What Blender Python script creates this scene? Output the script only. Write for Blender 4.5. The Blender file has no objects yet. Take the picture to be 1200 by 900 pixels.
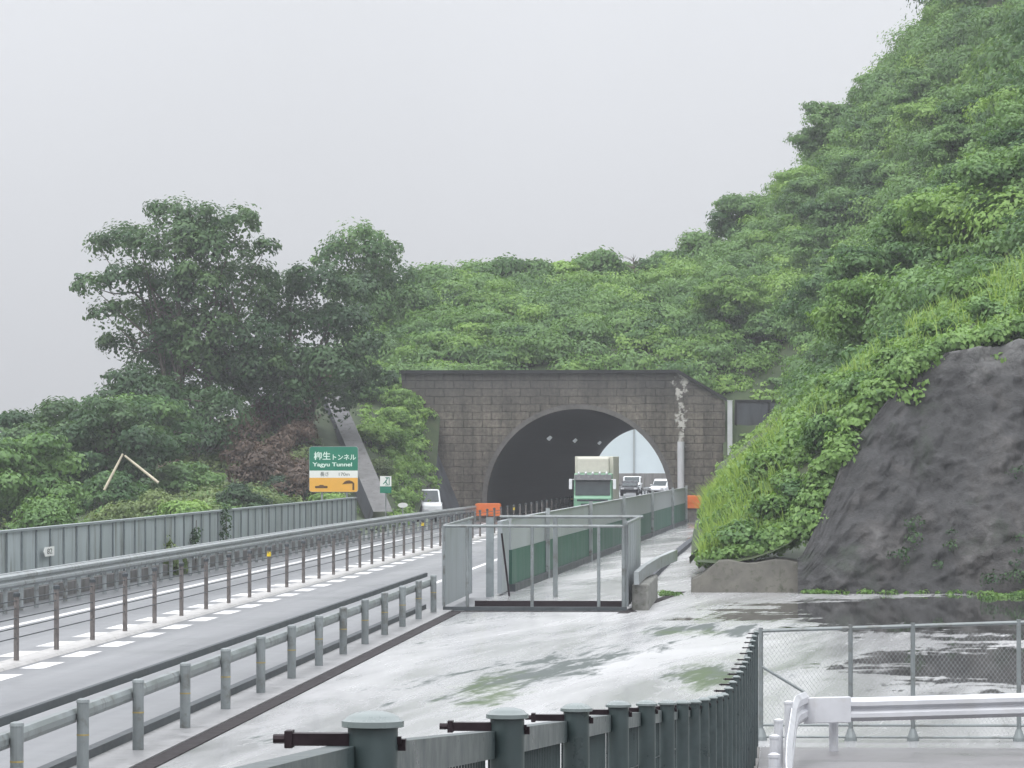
import bpy, bmesh, math, random
import numpy as np
from mathutils import Vector, Matrix, noise

SC = bpy.context.scene
COL = SC.collection
R = math.radians

# ------------------------------------------------------------------ camera, sky, sun, exposure
FPX = 4700.0                       # focal length in pixels of a 1200 px wide frame
EYE = 3.6
cam_data = bpy.data.cameras.new('camera')
cam = bpy.data.objects.new('camera', cam_data)
COL.objects.link(cam)
cam_data.sensor_width = 36.0
cam_data.lens = 36.0 * FPX / 1200.0
cam_data.clip_start = 0.3
cam_data.clip_end = 6000.0
YAW, PITCH = math.atan(295 / FPX), math.atan(87 / FPX)
cam.location = (0, 0, EYE)
cam.rotation_euler = (R(90) + PITCH, 0, YAW)
SC.camera = cam

SUN_EL, SUN_AZ = R(58), R(200)
world = bpy.data.worlds.new('World')
SC.world = world
world.use_nodes = True
wn, wl = world.node_tree.nodes, world.node_tree.links
wn.clear()
w_out = wn.new('ShaderNodeOutputWorld')
w_bg = wn.new('ShaderNodeBackground')
w_sky = wn.new('ShaderNodeTexSky')
w_sky.sky_type = 'NISHITA'
w_sky.sun_disc = False
w_sky.sun_elevation = SUN_EL
w_sky.sun_rotation = SUN_AZ
w_sky.dust_density = 4.0
w_hs = wn.new('ShaderNodeHueSaturation')
w_hs.inputs['Saturation'].default_value = 0.25
w_co = wn.new('ShaderNodeTexCoord')
w_sep = wn.new('ShaderNodeSeparateXYZ')
w_max = wn.new('ShaderNodeMath'); w_max.operation = 'MAXIMUM'; w_max.inputs[1].default_value = 0.0
w_mul = wn.new('ShaderNodeMath'); w_mul.operation = 'MULTIPLY_ADD'
w_mul.inputs[1].default_value = 4.3; w_mul.inputs[2].default_value = 1.0
w_noise = wn.new('ShaderNodeTexNoise')
w_noise.inputs['Scale'].default_value = 2.6
w_noise.inputs['Detail'].default_value = 4.0
w_nm = wn.new('ShaderNodeMapRange')
w_nm.inputs['From Min'].default_value = 0.3; w_nm.inputs['From Max'].default_value = 0.7
w_nm.inputs['To Min'].default_value = 0.92; w_nm.inputs['To Max'].default_value = 1.06
w_m2 = wn.new('ShaderNodeMath'); w_m2.operation = 'MULTIPLY'
w_col = wn.new('ShaderNodeMix'); w_col.data_type = 'RGBA'; w_col.blend_type = 'MULTIPLY'
w_col.inputs['Factor'].default_value = 1.0
w_col.inputs[6].default_value = (5.7, 5.84, 6.1, 1)           # the cloud deck
w_mix = wn.new('ShaderNodeMix'); w_mix.data_type = 'RGBA'
w_mix.inputs['Factor'].default_value = 0.92
wl.new(w_co.outputs['Generated'], w_sep.inputs[0])
wl.new(w_co.outputs['Generated'], w_noise.inputs['Vector'])
wl.new(w_noise.outputs['Fac'], w_nm.inputs['Value'])
wl.new(w_sep.outputs['Z'], w_max.inputs[0])
wl.new(w_max.outputs[0], w_mul.inputs[0])
wl.new(w_mul.outputs[0], w_m2.inputs[0])
wl.new(w_nm.outputs[0], w_m2.inputs[1])
wl.new(w_m2.outputs[0], w_col.inputs[7])
wl.new(w_sky.outputs[0], w_hs.inputs['Color'])
wl.new(w_hs.outputs[0], w_mix.inputs[6])
wl.new(w_col.outputs[2], w_mix.inputs[7])
wl.new(w_mix.outputs[2], w_bg.inputs['Color'])
w_bg.inputs['Strength'].default_value = 0.1
wl.new(w_bg.outputs[0], w_out.inputs['Surface'])

sun_data = bpy.data.lights.new('sun', 'SUN')
sun_data.energy = 1.4
sun_data.angle = R(25)
sun_data.color = (1.0, 0.97, 0.92)
sun = bpy.data.objects.new('sun', sun_data)
COL.objects.link(sun)
# the light comes from high up, behind the camera's left shoulder
sd = Vector((math.sin(SUN_AZ) * math.cos(SUN_EL), math.cos(SUN_AZ) * math.cos(SUN_EL), math.sin(SUN_EL)))
sun.rotation_euler = sd.to_track_quat('Z', 'Y').to_euler()

vs = SC.view_settings
vs.view_transform = 'Standard'
vs.look = 'None'
vs.gamma = 1.0
vs.use_curve_mapping = False
vs.exposure = 0.0
HAZE_DENSITY = 0.0004
SC.cycles.max_bounces = 6
SC.cycles.diffuse_bounces = 3
SC.cycles.glossy_bounces = 3
SC.cycles.transmission_bounces = 3
SC.cycles.volume_bounces = 0
SC.cycles.caustics_reflective = False
SC.cycles.caustics_refractive = False
SC.cycles.use_denoising = True

# ------------------------------------------------------------------ helpers
rng = random.Random(7)
CAMR = cam.rotation_euler.to_matrix()

def W(px, py, y):
    """World point at depth y (metres along the road) on the sight line of a photo pixel."""
    d = CAMR @ Vector(((px - 600) / FPX, (450 - py) / FPX, -1.0))
    return Vector((d.x / d.y * y, y, EYE + d.z / d.y * y))

def to_px(p):
    v = CAMR.transposed() @ (Vector(p) - Vector((0, 0, EYE)))
    return 600 + FPX * v.x / -v.z, 450 - FPX * v.y / -v.z

def smooth(a, b, t):
    t = min(1.0, max(0.0, (t - a) / (b - a)))
    return t * t * (3 - 2 * t)

def off(y):                         # the road drifts gently right as it nears the tunnel
    return 1.2 * smooth(150, 262, y)

def tag(o, label=None, cat=None, group=None, kind=None):
    if label: o['label'] = label
    if cat: o['category'] = cat
    if group: o['group'] = group
    if kind: o['kind'] = kind
    return o

def thing(name, loc, label, cat, group=None):
    o = bpy.data.objects.new(name, None)
    o.empty_display_size = 0.3
    COL.objects.link(o)
    o.location = loc
    return tag(o, label, cat, group)

class MB:
    def __init__(s):
        s.v, s.f, s.mi = [], [], []
    def quad(s, *pts, m=0):
        i = len(s.v); s.v += [tuple(p) for p in pts]; s.f.append(tuple(range(i, i + len(pts)))); s.mi.append(m)
    def box(s, c, size, rz=0.0, m=0, tilt=None):
        hx, hy, hz = size[0] / 2, size[1] / 2, size[2] / 2
        M = Matrix.Rotation(rz, 3, 'Z')
        if tilt is not None: M = M @ tilt
        i = len(s.v)
        for dz in (-hz, hz):
            for dx, dy in ((-hx, -hy), (hx, -hy), (hx, hy), (-hx, hy)):
                p = M @ Vector((dx, dy, dz)) + Vector(c)
                s.v.append(tuple(p))
        for q in ((3, 2, 1, 0), (4, 5, 6, 7), (0, 1, 5, 4), (1, 2, 6, 5), (2, 3, 7, 6), (3, 0, 4, 7)):
            s.f.append(tuple(i + k for k in q)); s.mi.append(m)
        return s
    def span(s, x0, x1, y0, y1, z0, z1, m=0):
        return s.box(((x0 + x1) / 2, (y0 + y1) / 2, (z0 + z1) / 2), (abs(x1 - x0), abs(y1 - y0), abs(z1 - z0)), m=m)
    def tube(s, p0, p1, r0, r1=None, n=8, m=0, caps=True):
        r1 = r0 if r1 is None else r1
        p0, p1 = Vector(p0), Vector(p1)
        d = (p1 - p0).normalized()
        a = d.orthogonal().normalized(); b = d.cross(a)
        i = len(s.v)
        for p, r in ((p0, r0), (p1, r1)):
            for k in range(n):
                t = 2 * math.pi * k / n
                s.v.append(tuple(p + a * math.cos(t) * r + b * math.sin(t) * r))
        for k in range(n):
            k2 = (k + 1) % n
            s.f.append((i + k, i + k2, i + n + k2, i + n + k)); s.mi.append(m)
        if caps:
            s.f.append(tuple(i + k for k in reversed(range(n)))); s.mi.append(m)
            s.f.append(tuple(i + n + k for k in range(n))); s.mi.append(m)
        return s
    def polytube(s, pts, rads, n=7, m=0):
        for k in range(len(pts) - 1):
            s.tube(pts[k], pts[k + 1], rads[k], rads[k + 1], n, m)
        return s
    def lathe(s, c, prof, n=16, m=0):
        i = len(s.v)
        for r, z in prof:
            for k in range(n):
                t = 2 * math.pi * k / n
                s.v.append((c[0] + r * math.cos(t), c[1] + r * math.sin(t), c[2] + z))
        for j in range(len(prof) - 1):
            for k in range(n):
                k2 = (k + 1) % n
                s.f.append((i + j * n + k, i + j * n + k2, i + (j + 1) * n + k2, i + (j + 1) * n + k)); s.mi.append(m)
        s.f.append(tuple(i + k for k in reversed(range(n)))); s.mi.append(m)
        e = i + (len(prof) - 1) * n
        s.f.append(tuple(e + k for k in range(n))); s.mi.append(m)
        return s
    def sweep(s, path, prof, m=0, closed=True):
        """path: list of (x, y, z); prof: list of (lateral, up) swept along it (lateral is to the right of travel)."""
        i = len(s.v); n = len(prof)
        P = [Vector(p) for p in path]
        for k, p in enumerate(P):
            t = (P[min(k + 1, len(P) - 1)] - P[max(k - 1, 0)]); t.z = 0; t.normalize()
            lat = Vector((t.y, -t.x, 0))
            for a, b in prof:
                s.v.append(tuple(p + lat * a + Vector((0, 0, b))))
        for k in range(len(P) - 1):
            for j in range(n if closed else n - 1):
                j2 = (j + 1) % n
                s.f.append((i + k * n + j, i + k * n + j2, i + (k + 1) * n + j2, i + (k + 1) * n + j)); s.mi.append(m)
        if closed:
            s.f.append(tuple(i + j for j in reversed(range(n)))); s.mi.append(m)
            e = i + (len(P) - 1) * n
            s.f.append(tuple(e + j for j in range(n))); s.mi.append(m)
        return s
    def prism(s, poly, y0, y1, m=0):
        """polygon in XZ pulled from y0 to y1."""
        i = len(s.v); n = len(poly)
        s.v += [(x, y0, z) for x, z in poly] + [(x, y1, z) for x, z in poly]
        s.f.append(tuple(range(i, i + n))); s.mi.append(m)
        s.f.append(tuple(i + n + k for k in reversed(range(n)))); s.mi.append(m)
        for k in range(n):
            k2 = (k + 1) % n
            s.f.append((i + k2, i + k, i + n + k, i + n + k2)); s.mi.append(m)
        return s
    def prism_x(s, poly, x0, x1, m=0):
        """polygon in YZ pulled from x0 to x1."""
        i = len(s.v); n = len(poly)
        s.v += [(x0, y, z) for y, z in poly] + [(x1, y, z) for y, z in poly]
        s.f.append(tuple(range(i, i + n))); s.mi.append(m)
        s.f.append(tuple(i + n + k for k in reversed(range(n)))); s.mi.append(m)
        for k in range(n):
            k2 = (k + 1) % n
            s.f.append((i + k2, i + k, i + n + k, i + n + k2)); s.mi.append(m)
        return s
    def build(s, name, mats, parent=None, local=False, smooth=False, bevel=0.0):
        me = bpy.data.meshes.new(name)
        v = s.v
        if parent is not None and not local:
            o0 = Vector((0, 0, 0)); q = parent
            while q is not None:
                o0 += q.location; q = q.parent
            v = [(a - o0.x, b - o0.y, c - o0.z) for a, b, c in v]
        me.from_pydata(v, [], s.f)
        if not isinstance(mats, (list, tuple)): mats = [mats]
        for m in mats: me.materials.append(m)
        if len(mats) > 1: me.polygons.foreach_set('material_index', s.mi)
        bm = bmesh.new(); bm.from_mesh(me)
        bmesh.ops.recalc_face_normals(bm, faces=bm.faces)
        bm.to_mesh(me); bm.free()
        if smooth:
            me.polygons.foreach_set('use_smooth', [True] * len(me.polygons))
            me.set_sharp_from_angle(angle=R(38))
        o = bpy.data.objects.new(name, me)
        COL.objects.link(o)
        if parent is not None: o.parent = parent
        if bevel:
            b = o.modifiers.new('bevel', 'BEVEL'); b.width = bevel; b.segments = 2; b.limit_method = 'ANGLE'
        return o

def kids(o): return [c for c in COL.objects if c.parent is o]

def copy_tree(o, loc, rz=0.0, scale=(1, 1, 1), label=None, children=None):
    c = o.copy(); COL.objects.link(c)
    c.location = loc; c.rotation_euler = (0, 0, rz); c.scale = scale
    if label: c['label'] = label
    for ch in children:
        d = ch.copy(); COL.objects.link(d); d.parent = c
    return c

# ------------------------------------------------------------------ materials
def new_mat(name):
    m = bpy.data.materials.new(name); m.use_nodes = True
    n, l = m.node_tree.nodes, m.node_tree.links
    b = n['Principled BSDF']
    return m, n, l, b

def ramp(n, stops, interp='LINEAR'):
    r = n.new('ShaderNodeValToRGB')
    r.color_ramp.interpolation = interp
    e = r.color_ramp.elements
    while len(e) < len(stops): e.new(0.5)
    for k, (p, c) in enumerate(stops):
        e[k].position = p
        e[k].color = (c[0], c[1], c[2], 1) if not isinstance(c, (int, float)) else (c, c, c, 1)
    return r

def nz(n, l, vec, scale, detail=4.0, rough=0.55, dist=0.0):
    t = n.new('ShaderNodeTexNoise')
    t.inputs['Scale'].default_value = scale
    t.inputs['Detail'].default_value = detail
    t.inputs['Roughness'].default_value = rough
    t.inputs['Distortion'].default_value = dist
    if vec is not None: l.new(vec, t.inputs['Vector'])
    return t

def position(n):
    g = n.new('ShaderNodeNewGeometry')
    return g.outputs['Position']

def scaled(n, l, vec, s):
    m = n.new('ShaderNodeVectorMath'); m.operation = 'MULTIPLY'
    m.inputs[1].default_value = s
    l.new(vec, m.inputs[0])
    return m.outputs[0]

def mixc(n, l, fac, a, b, mode='MIX'):
    m = n.new('ShaderNodeMix'); m.data_type = 'RGBA'; m.blend_type = mode
    for sock, v in ((m.inputs[0], fac), (m.inputs[6], a), (m.inputs[7], b)):
        if isinstance(v, (int, float)): sock.default_value = v
        elif isinstance(v, tuple): sock.default_value = (v[0], v[1], v[2], 1)
        else: l.new(v, sock)
    return m.outputs[2]

def mth(n, l, op, a, b=None, clamp=False):
    m = n.new('ShaderNodeMath'); m.operation = op; m.use_clamp = clamp
    for sock, v in ((m.inputs[0], a), (m.inputs[1], b)):
        if v is None: continue
        if isinstance(v, (int, float)): sock.default_value = v
        else: l.new(v, sock)
    return m.outputs[0]

def bump(n, l, b, h, strength=0.4, dist=0.02):
    k = n.new('ShaderNodeBump')
    k.inputs['Strength'].default_value = strength
    k.inputs['Distance'].default_value = dist
    l.new(h, k.inputs['Height']); l.new(k.outputs[0], b.inputs['Normal'])

def simple(name, c, rough=0.5, metal=0.0, var=0.25, scale=3.0, dirt=None, emit=None, streak=False):
    """painted or bare surface with weathering of its own."""
    m, n, l, b = new_mat(name)
    p = position(n)
    if streak: p = scaled(n, l, p, (1, 1, 0.15))
    t = nz(n, l, p, scale, 6, 0.65)
    lo = tuple(x * (1 - var) for x in c); hi = tuple(min(1, x * (1 + var * 0.6)) for x in c)
    r = ramp(n, [(0.3, lo), (0.7, hi)])
    l.new(t.outputs['Fac'], r.inputs[0])
    out = r.outputs[0]
    if dirt:
        t2 = nz(n, l, p, scale * 2.7, 8, 0.7)
        r2 = ramp(n, [(0.52, 0.0), (0.68, 1.0)])
        l.new(t2.outputs['Fac'], r2.inputs[0])
        out = mixc(n, l, r2.outputs[0], out, dirt)
    l.new(out, b.inputs['Base Color'])
    rr = ramp(n, [(0.3, max(0.03, rough - 0.12)), (0.7, min(1, rough + 0.12))])
    l.new(t.outputs['Fac'], rr.inputs[0]); l.new(rr.outputs[0], b.inputs['Roughness'])
    b.inputs['Metallic'].default_value = metal
    if emit:
        b.inputs['Emission Color'].default_value = (*emit[:3], 1); b.inputs['Emission Strength'].default_value = emit[3]
    return m

def leaf_material(name, dark, light, trans=0.3, rough=0.45):
    m, n, l, b = new_mat(name)
    a = n.new('ShaderNodeAttribute'); a.attribute_name = 'tint'
    oi = n.new('ShaderNodeObjectInfo')
    f = mth(n, l, 'MULTIPLY_ADD', oi.outputs['Random'], 0.6)
    f.node.inputs[2].default_value = -0.28
    f2 = mth(n, l, 'ADD', a.outputs['Fac'], f, True)
    r = ramp(n, [(0.0, dark), (1.0, light)])
    l.new(f2, r.inputs[0])
    l.new(r.outputs[0], b.inputs['Base Color'])
    b.inputs['Roughness'].default_value = rough
    b.inputs['Specular IOR Level'].default_value = 0.35
    tr = n.new('ShaderNodeBsdfTranslucent')
    c2 = mixc(n, l, 1.0, r.outputs[0], (1.0, 1.0, 0.55), 'MULTIPLY')
    l.new(c2, tr.inputs['Color'])
    mx = n.new('ShaderNodeMixShader'); mx.inputs[0].default_value = trans
    l.new(b.outputs[0], mx.inputs[1]); l.new(tr.outputs[0], mx.inputs[2])
    l.new(mx.outputs[0], n['Material Output'].inputs['Surface'])
    return m

M = {}
M['leaf_mid'] = leaf_material('leaf_mid', (0.055, 0.135, 0.045), (0.19, 0.33, 0.11), 0.38)
M['leaf_pale'] = leaf_material('leaf_pale', (0.10, 0.21, 0.045), (0.29, 0.46, 0.12), 0.38)
M['leaf_dark'] = leaf_material('leaf_dark', (0.018, 0.055, 0.026), (0.07, 0.14, 0.055), 0.3)
M['leaf_tree'] = leaf_material('leaf_tree', (0.045, 0.105, 0.045), (0.14, 0.24, 0.095), 0.38)
M['leaf_kudzu'] = leaf_material('leaf_kudzu', (0.075, 0.165, 0.04), (0.23, 0.38, 0.11), 0.38)
M['leaf_brown'] = leaf_material('leaf_brown', (0.085, 0.06, 0.045), (0.19, 0.13, 0.095), 0.2)
M['leaf_olive'] = leaf_material('leaf_olive', (0.08, 0.13, 0.045), (0.20, 0.27, 0.10), 0.3)
M['grass'] = leaf_material('grass', (0.17, 0.28, 0.06), (0.40, 0.55, 0.16), 0.4)
M['bark'] = simple('bark', (0.10, 0.085, 0.07), 0.85, scale=6)
M['pale_wood'] = simple('pale_wood', (0.52, 0.47, 0.36), 0.7)

M['galv'] = simple('galvanised_steel', (0.33, 0.36, 0.37), 0.42, 0.3, 0.3, 1.2, dirt=(0.13, 0.12, 0.10))
M['galv_mid'] = simple('weathered_steel', (0.22, 0.245, 0.25), 0.45, 0.3, 0.3, 1.2, dirt=(0.12, 0.12, 0.11))
M['galv_dark'] = simple('dull_steel', (0.075, 0.085, 0.092), 0.55, 0.2, 0.35, 2.0)
M['panel_grey'] = simple('noise_panel', (0.39, 0.44, 0.45), 0.5, 0.1, 0.22, 0.7, dirt=(0.13, 0.14, 0.12), streak=True)
M['panel_post'] = simple('panel_post', (0.25, 0.285, 0.295), 0.5, 0.2)
M['rust'] = simple('rusty_brown_steel', (0.16, 0.146, 0.14), 0.7, 0.0, 0.4, 5.0, dirt=(0.16, 0.15, 0.145))
M['wall_grey'] = simple('barrier_grey', (0.37, 0.40, 0.415), 0.5, 0.05, 0.18, 0.6, dirt=(0.34, 0.36, 0.36), streak=True)
M['gate_grey'] = simple('gate_panel_grey', (0.29, 0.32, 0.335), 0.5, 0.05, 0.15, 0.8, dirt=(0.19, 0.2, 0.2), streak=True)
M['wall_green'] = simple('barrier_green', (0.018, 0.10, 0.066), 0.6, 0.0, 0.3, 0.8, streak=True)
M['fence_green'] = simple('dark_green_grey_paint', (0.044, 0.062, 0.064), 0.36, 0.0, 0.25, 14.0)
M['cap'] = simple('fence_cap_sky_sheen', (0.17, 0.20, 0.20), 0.25, 0.0, 0.15, 20.0)  # cap colour lightened to carry the sky's reflection
M['iron'] = simple('dark_iron', (0.03, 0.022, 0.026), 0.4, 0.3, 0.4, 30.0)
M['white'] = simple('white_paint', (0.54, 0.55, 0.58), 0.4, 0.0, 0.12, 2.0, dirt=(0.5, 0.5, 0.51))
M['plain_white'] = simple('sign_white', (0.80, 0.81, 0.78), 0.5, 0.0, 0.04)
M['orange'] = simple('orange_plastic', (0.75, 0.17, 0.03), 0.5, 0.0, 0.15, 2.0)
M['sign_green'] = simple('sign_green', (0.005, 0.19, 0.115), 0.4, 0.0, 0.1)
M['sign_orange'] = simple('sign_orange', (0.80, 0.42, 0.06), 0.5, 0.0, 0.06)
M['sign_brown'] = simple('sign_brown', (0.10, 0.045, 0.008), 0.5)
M['sign_letter'] = simple('sign_letter', (0.70, 0.86, 0.78), 0.5, 0.0, 0.04)
M['letter_grey'] = simple('letter_grey', (0.16, 0.17, 0.16), 0.5)
M['yellow'] = simple('yellow_reflector', (0.80, 0.58, 0.04), 0.4)
M['old_yellow'] = simple('faded_yellow', (0.34, 0.27, 0.10), 0.6, 0.0, 0.3, 9.0)
M['lime'] = simple('lime_sheet', (0.62, 0.75, 0.10), 0.5, 0.0, 0.1)
M['truck_green'] = simple('truck_green', (0.20, 0.40, 0.27), 0.35, 0.0, 0.1)
M['cream'] = simple('cream_box', (0.62, 0.61, 0.53), 0.5, 0.0, 0.1)
M['black'] = simple('black_rubber', (0.02, 0.02, 0.024), 0.7)
M['car_dark'] = simple('dark_car_paint', (0.018, 0.022, 0.03), 0.25)
M['car_white'] = simple('white_car_paint', (0.78, 0.80, 0.82), 0.3, 0.0, 0.04)
M['glass'] = simple('vehicle_glass', (0.03, 0.045, 0.05), 0.1)
M['lamp'] = simple('lamp_glass', (0.7, 0.72, 0.74), 0.4, emit=(0.9, 0.97, 1.0, 0.25))
M['headlight'] = simple('headlight_glass', (0.7, 0.72, 0.74), 0.15)
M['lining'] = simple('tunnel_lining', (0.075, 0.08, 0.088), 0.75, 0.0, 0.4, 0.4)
M['far_pale'] = simple('pale_noise_panel', (0.62, 0.70, 0.74), 0.5, 0.0, 0.08, 0.2)
M['coping'] = simple('stained_coping', (0.035, 0.036, 0.038), 0.8, 0.0, 0.4, 1.0)
M['concrete'] = simple('old_concrete', (0.22, 0.215, 0.21), 0.8, 0.0, 0.35, 1.5, dirt=(0.10, 0.095, 0.085), streak=True)
M['concrete_dark'] = simple('stained_and_shaded_concrete', (0.085, 0.092, 0.105), 0.75, 0.0, 0.4, 0.8, dirt=(0.05, 0.052, 0.055), streak=True)
M['concrete_pale'] = simple('pale_concrete', (0.42, 0.41, 0.40), 0.5, 0.0, 0.2, 2.0, dirt=(0.25, 0.24, 0.22))
M['chute'] = simple('weathered_chute_concrete', (0.15, 0.15, 0.152), 0.8, 0.0, 0.35, 1.2, dirt=(0.08, 0.08, 0.075))
M['mossy_concrete'] = simple('mossy_concrete', (0.12, 0.115, 0.10), 0.85, 0.0, 0.4, 1.8, dirt=(0.05, 0.055, 0.035))
M['ring'] = simple('dark_arch_concrete', (0.12, 0.115, 0.11), 0.8, 0.0, 0.4, 1.2, dirt=(0.06, 0.06, 0.06))
M['wet_kerb'] = simple('wet_kerb_concrete', (0.25, 0.25, 0.255), 0.4, 0.0, 0.3, 1.5, dirt=(0.14, 0.14, 0.135))
M['stone'] = simple('rubble_stone', (0.20, 0.20, 0.185), 0.8, 0.0, 0.5, 3.5, dirt=(0.08, 0.09, 0.06))
M['gutter'] = simple('rusty_grating', (0.022, 0.017, 0.019), 0.7, 0.0, 0.5, 4.0)

for k_ in ('gutter', 'galv_dark', 'iron', 'rust', 'coping', 'concrete_dark', 'concrete'):
    M[k_].node_tree.nodes['Principled BSDF'].inputs['Specular IOR Level'].default_value = 0.15

# asphalt of the expressway, wet
m, n, l, b = new_mat('wet_asphalt')
p = position(n)
t1 = nz(n, l, scaled(n, l, p, (1.0, 0.012, 1.0)), 0.9, 4, 0.6)
t2 = nz(n, l, p, 45.0, 3, 0.7)
t3 = nz(n, l, p, 0.25, 5, 0.6)
c = ramp(n, [(0.36, (0.085, 0.09, 0.10)), (0.64, (0.185, 0.19, 0.20))]); l.new(mth(n, l, 'ADD', mth(n, l, 'MULTIPLY', t1.outputs['Fac'], .7), mth(n, l, 'MULTIPLY', t3.outputs['Fac'], .3)), c.inputs[0])
c2 = mixc(n, l, 0.35, c.outputs[0], t2.outputs['Fac'], 'OVERLAY')
l.new(c2, b.inputs['Base Color'])
rr = ramp(n, [(0.35, 0.3), (0.65, 0.48)]); l.new(t3.outputs['Fac'], rr.inputs[0]); l.new(rr.outputs[0], b.inputs['Roughness'])
bump(n, l, b, t2.outputs['Fac'], 0.25, 0.004)
M['asphalt'] = m

# the concrete apron: rain film, dark unfilmed streaks, moss and puddles
m, n, l, b = new_mat('wet_apron')
p = position(n)
sx = n.new('ShaderNodeSeparateXYZ'); l.new(p, sx.inputs[0])
def blob(cx, cy, rx, ry):
    dx = mth(n, l, 'DIVIDE', mth(n, l, 'SUBTRACT', sx.outputs['X'], cx), rx)
    dy = mth(n, l, 'DIVIDE', mth(n, l, 'SUBTRACT', sx.outputs['Y'], cy), ry)
    d = mth(n, l, 'SQRT', mth(n, l, 'ADD', mth(n, l, 'MULTIPLY', dx, dx), mth(n, l, 'MULTIPLY', dy, dy)))
    return mth(n, l, 'SUBTRACT', 1.0, d, True)
nsh = n.new('ShaderNodeCombineXYZ')
l.new(mth(n, l, 'SUBTRACT', sx.outputs['X'], mth(n, l, 'MULTIPLY', sx.outputs['Y'], .11)), nsh.inputs[0]); l.new(sx.outputs['Y'], nsh.inputs[1])
nA = nz(n, l, scaled(n, l, nsh.outputs[0], (1.0, 0.13, 1.0)), 0.9, 9, 0.66, 0.6)
nE = nz(n, l, scaled(n, l, nsh.outputs[0], (1.0, 0.09, 1.0)), 2.6, 7, 0.7, 0.8)
nB = nz(n, l, p, 0.35, 6, 0.6, 0.4)
nC = nz(n, l, p, 30.0, 3, 0.7)
nD = nz(n, l, scaled(n, l, p, (1.0, 0.35, 1.0)), 2.6, 6, 0.7)
# dark streaks in the middle of the yard
shx = mth(n, l, 'SUBTRACT', mth(n, l, 'SUBTRACT', sx.outputs['X'], -3.7), mth(n, l, 'MULTIPLY', mth(n, l, 'SUBTRACT', sx.outputs['Y'], 69), 0.128))
ex, ey = mth(n, l, 'DIVIDE', shx, 1.7), mth(n, l, 'DIVIDE', mth(n, l, 'SUBTRACT', sx.outputs['Y'], 69), 19)
wet = mth(n, l, 'SUBTRACT', 1.0, mth(n, l, 'SQRT', mth(n, l, 'ADD', mth(n, l, 'MULTIPLY', ex, ex), mth(n, l, 'MULTIPLY', ey, ey))), True)
wet = mth(n, l, 'MAXIMUM', wet, mth(n, l, 'MULTIPLY', blob(-5.9, 52, 1.2, 4), 0.5))
wet = mth(n, l, 'MAXIMUM', wet, mth(n, l, 'MULTIPLY', blob(-1.0, 84, 3.4, 6), 0.9))
wet = mth(n, l, 'MAXIMUM', wet, mth(n, l, 'MULTIPLY', blob(-0.9, 67, 1.2, 7), 0.9))
s1 = mth(n, l, 'ADD', mth(n, l, 'MULTIPLY', nA.outputs['Fac'], 1.9), mth(n, l, 'MULTIPLY', wet, 0.62))
s1 = mth(n, l, 'ADD', s1, mth(n, l, 'MULTIPLY', nE.outputs['Fac'], 1.1))
dark = ramp(n, [(0.50, 0.0), (0.74, 1.0)])
s1 = mth(n, l, 'SUBTRACT', s1, 1.22); l.new(s1, dark.inputs[0])
# puddle before the rock face
pud = mth(n, l, 'MAXIMUM', mth(n, l, 'MULTIPLY', blob(6.8, 94, 10.5, 20), 1.25), mth(n, l, 'MULTIPLY', blob(4.2, 70, 4.5, 13), 0.85))
s2 = mth(n, l, 'ADD', nB.outputs['Fac'], mth(n, l, 'MULTIPLY', pud, 0.75))
s2 = mth(n, l, 'ADD', s2, mth(n, l, 'MULTIPLY', mth(n, l, 'SUBTRACT', nE.outputs['Fac'], 0.25), 0.5))
pudm = ramp(n, [(0.90, 0.0), (0.97, 1.0)]); l.new(s2, pudm.inputs[0])
# moss
ms = mth(n, l, 'MAXIMUM', blob(-1.0, 66.5, 0.95, 9), mth(n, l, 'MULTIPLY', blob(-4.3, 62, 1.2, 8), 0.85))
ms = mth(n, l, 'MAXIMUM', ms, blob(-1.6, 83, 1.3, 3))
ms = mth(n, l, 'MAXIMUM', ms, mth(n, l, 'MULTIPLY', blob(7.5, 101, 5.0, 6), 0.8))
s3 = mth(n, l, 'ADD', mth(n, l, 'MULTIPLY', nD.outputs['Fac'], 0.9), mth(n, l, 'MULTIPLY', ms, 0.6))
s3 = mth(n, l, 'ADD', s3, mth(n, l, 'MULTIPLY', mth(n, l, 'SUBTRACT', nE.outputs['Fac'], 0.5), 1.3))
moss = ramp(n, [(0.66, 0.0), (1.0, 0.75)]); l.new(s3, moss.inputs[0])
base = ramp(n, [(0.34, (0.27, 0.272, 0.277)), (0.66, (0.42, 0.42, 0.426))]); nF = nz(n, l, scaled(n, l, nsh.outputs[0], (1.0, 0.10, 1.0)), 0.45, 6, 0.6, 0.5); l.new(nF.outputs['Fac'], base.inputs[0])
bc = mixc(n, l, dark.outputs[0], base.outputs[0], (0.085, 0.10, 0.096))
bc = mixc(n, l, moss.outputs[0], bc, (0.085, 0.12, 0.055))
bc = mixc(n, l, pudm.outputs[0], bc, (0.045, 0.045, 0.045))
bc = mixc(n, l, 0.04, bc, nC.outputs['Fac'], 'OVERLAY')
l.new(bc, b.inputs['Base Color'])
r0 = ramp(n, [(0.36, 0.14), (0.66, 0.32)]); l.new(nF.outputs['Fac'], r0.inputs[0])
sp = mth(n, l, 'SUBTRACT', 0.5, mth(n, l, 'MULTIPLY', mth(n, l, 'MAXIMUM', dark.outputs[0], moss.outputs[0]), 0.40))
sp = mth(n, l, 'MAXIMUM', sp, mth(n, l, 'MULTIPLY', pudm.outputs[0], 0.5)); l.new(sp, b.inputs['Specular IOR Level'])
rr = mixc(n, l, dark.outputs[0], r0.outputs[0], (0.62, 0.62, 0.62))
rr = mixc(n, l, moss.outputs[0], rr, (0.8, 0.8, 0.8))
rr = mixc(n, l, pudm.outputs[0], rr, (0.03, 0.03, 0.03))
l.new(rr, b.inputs['Roughness'])
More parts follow.
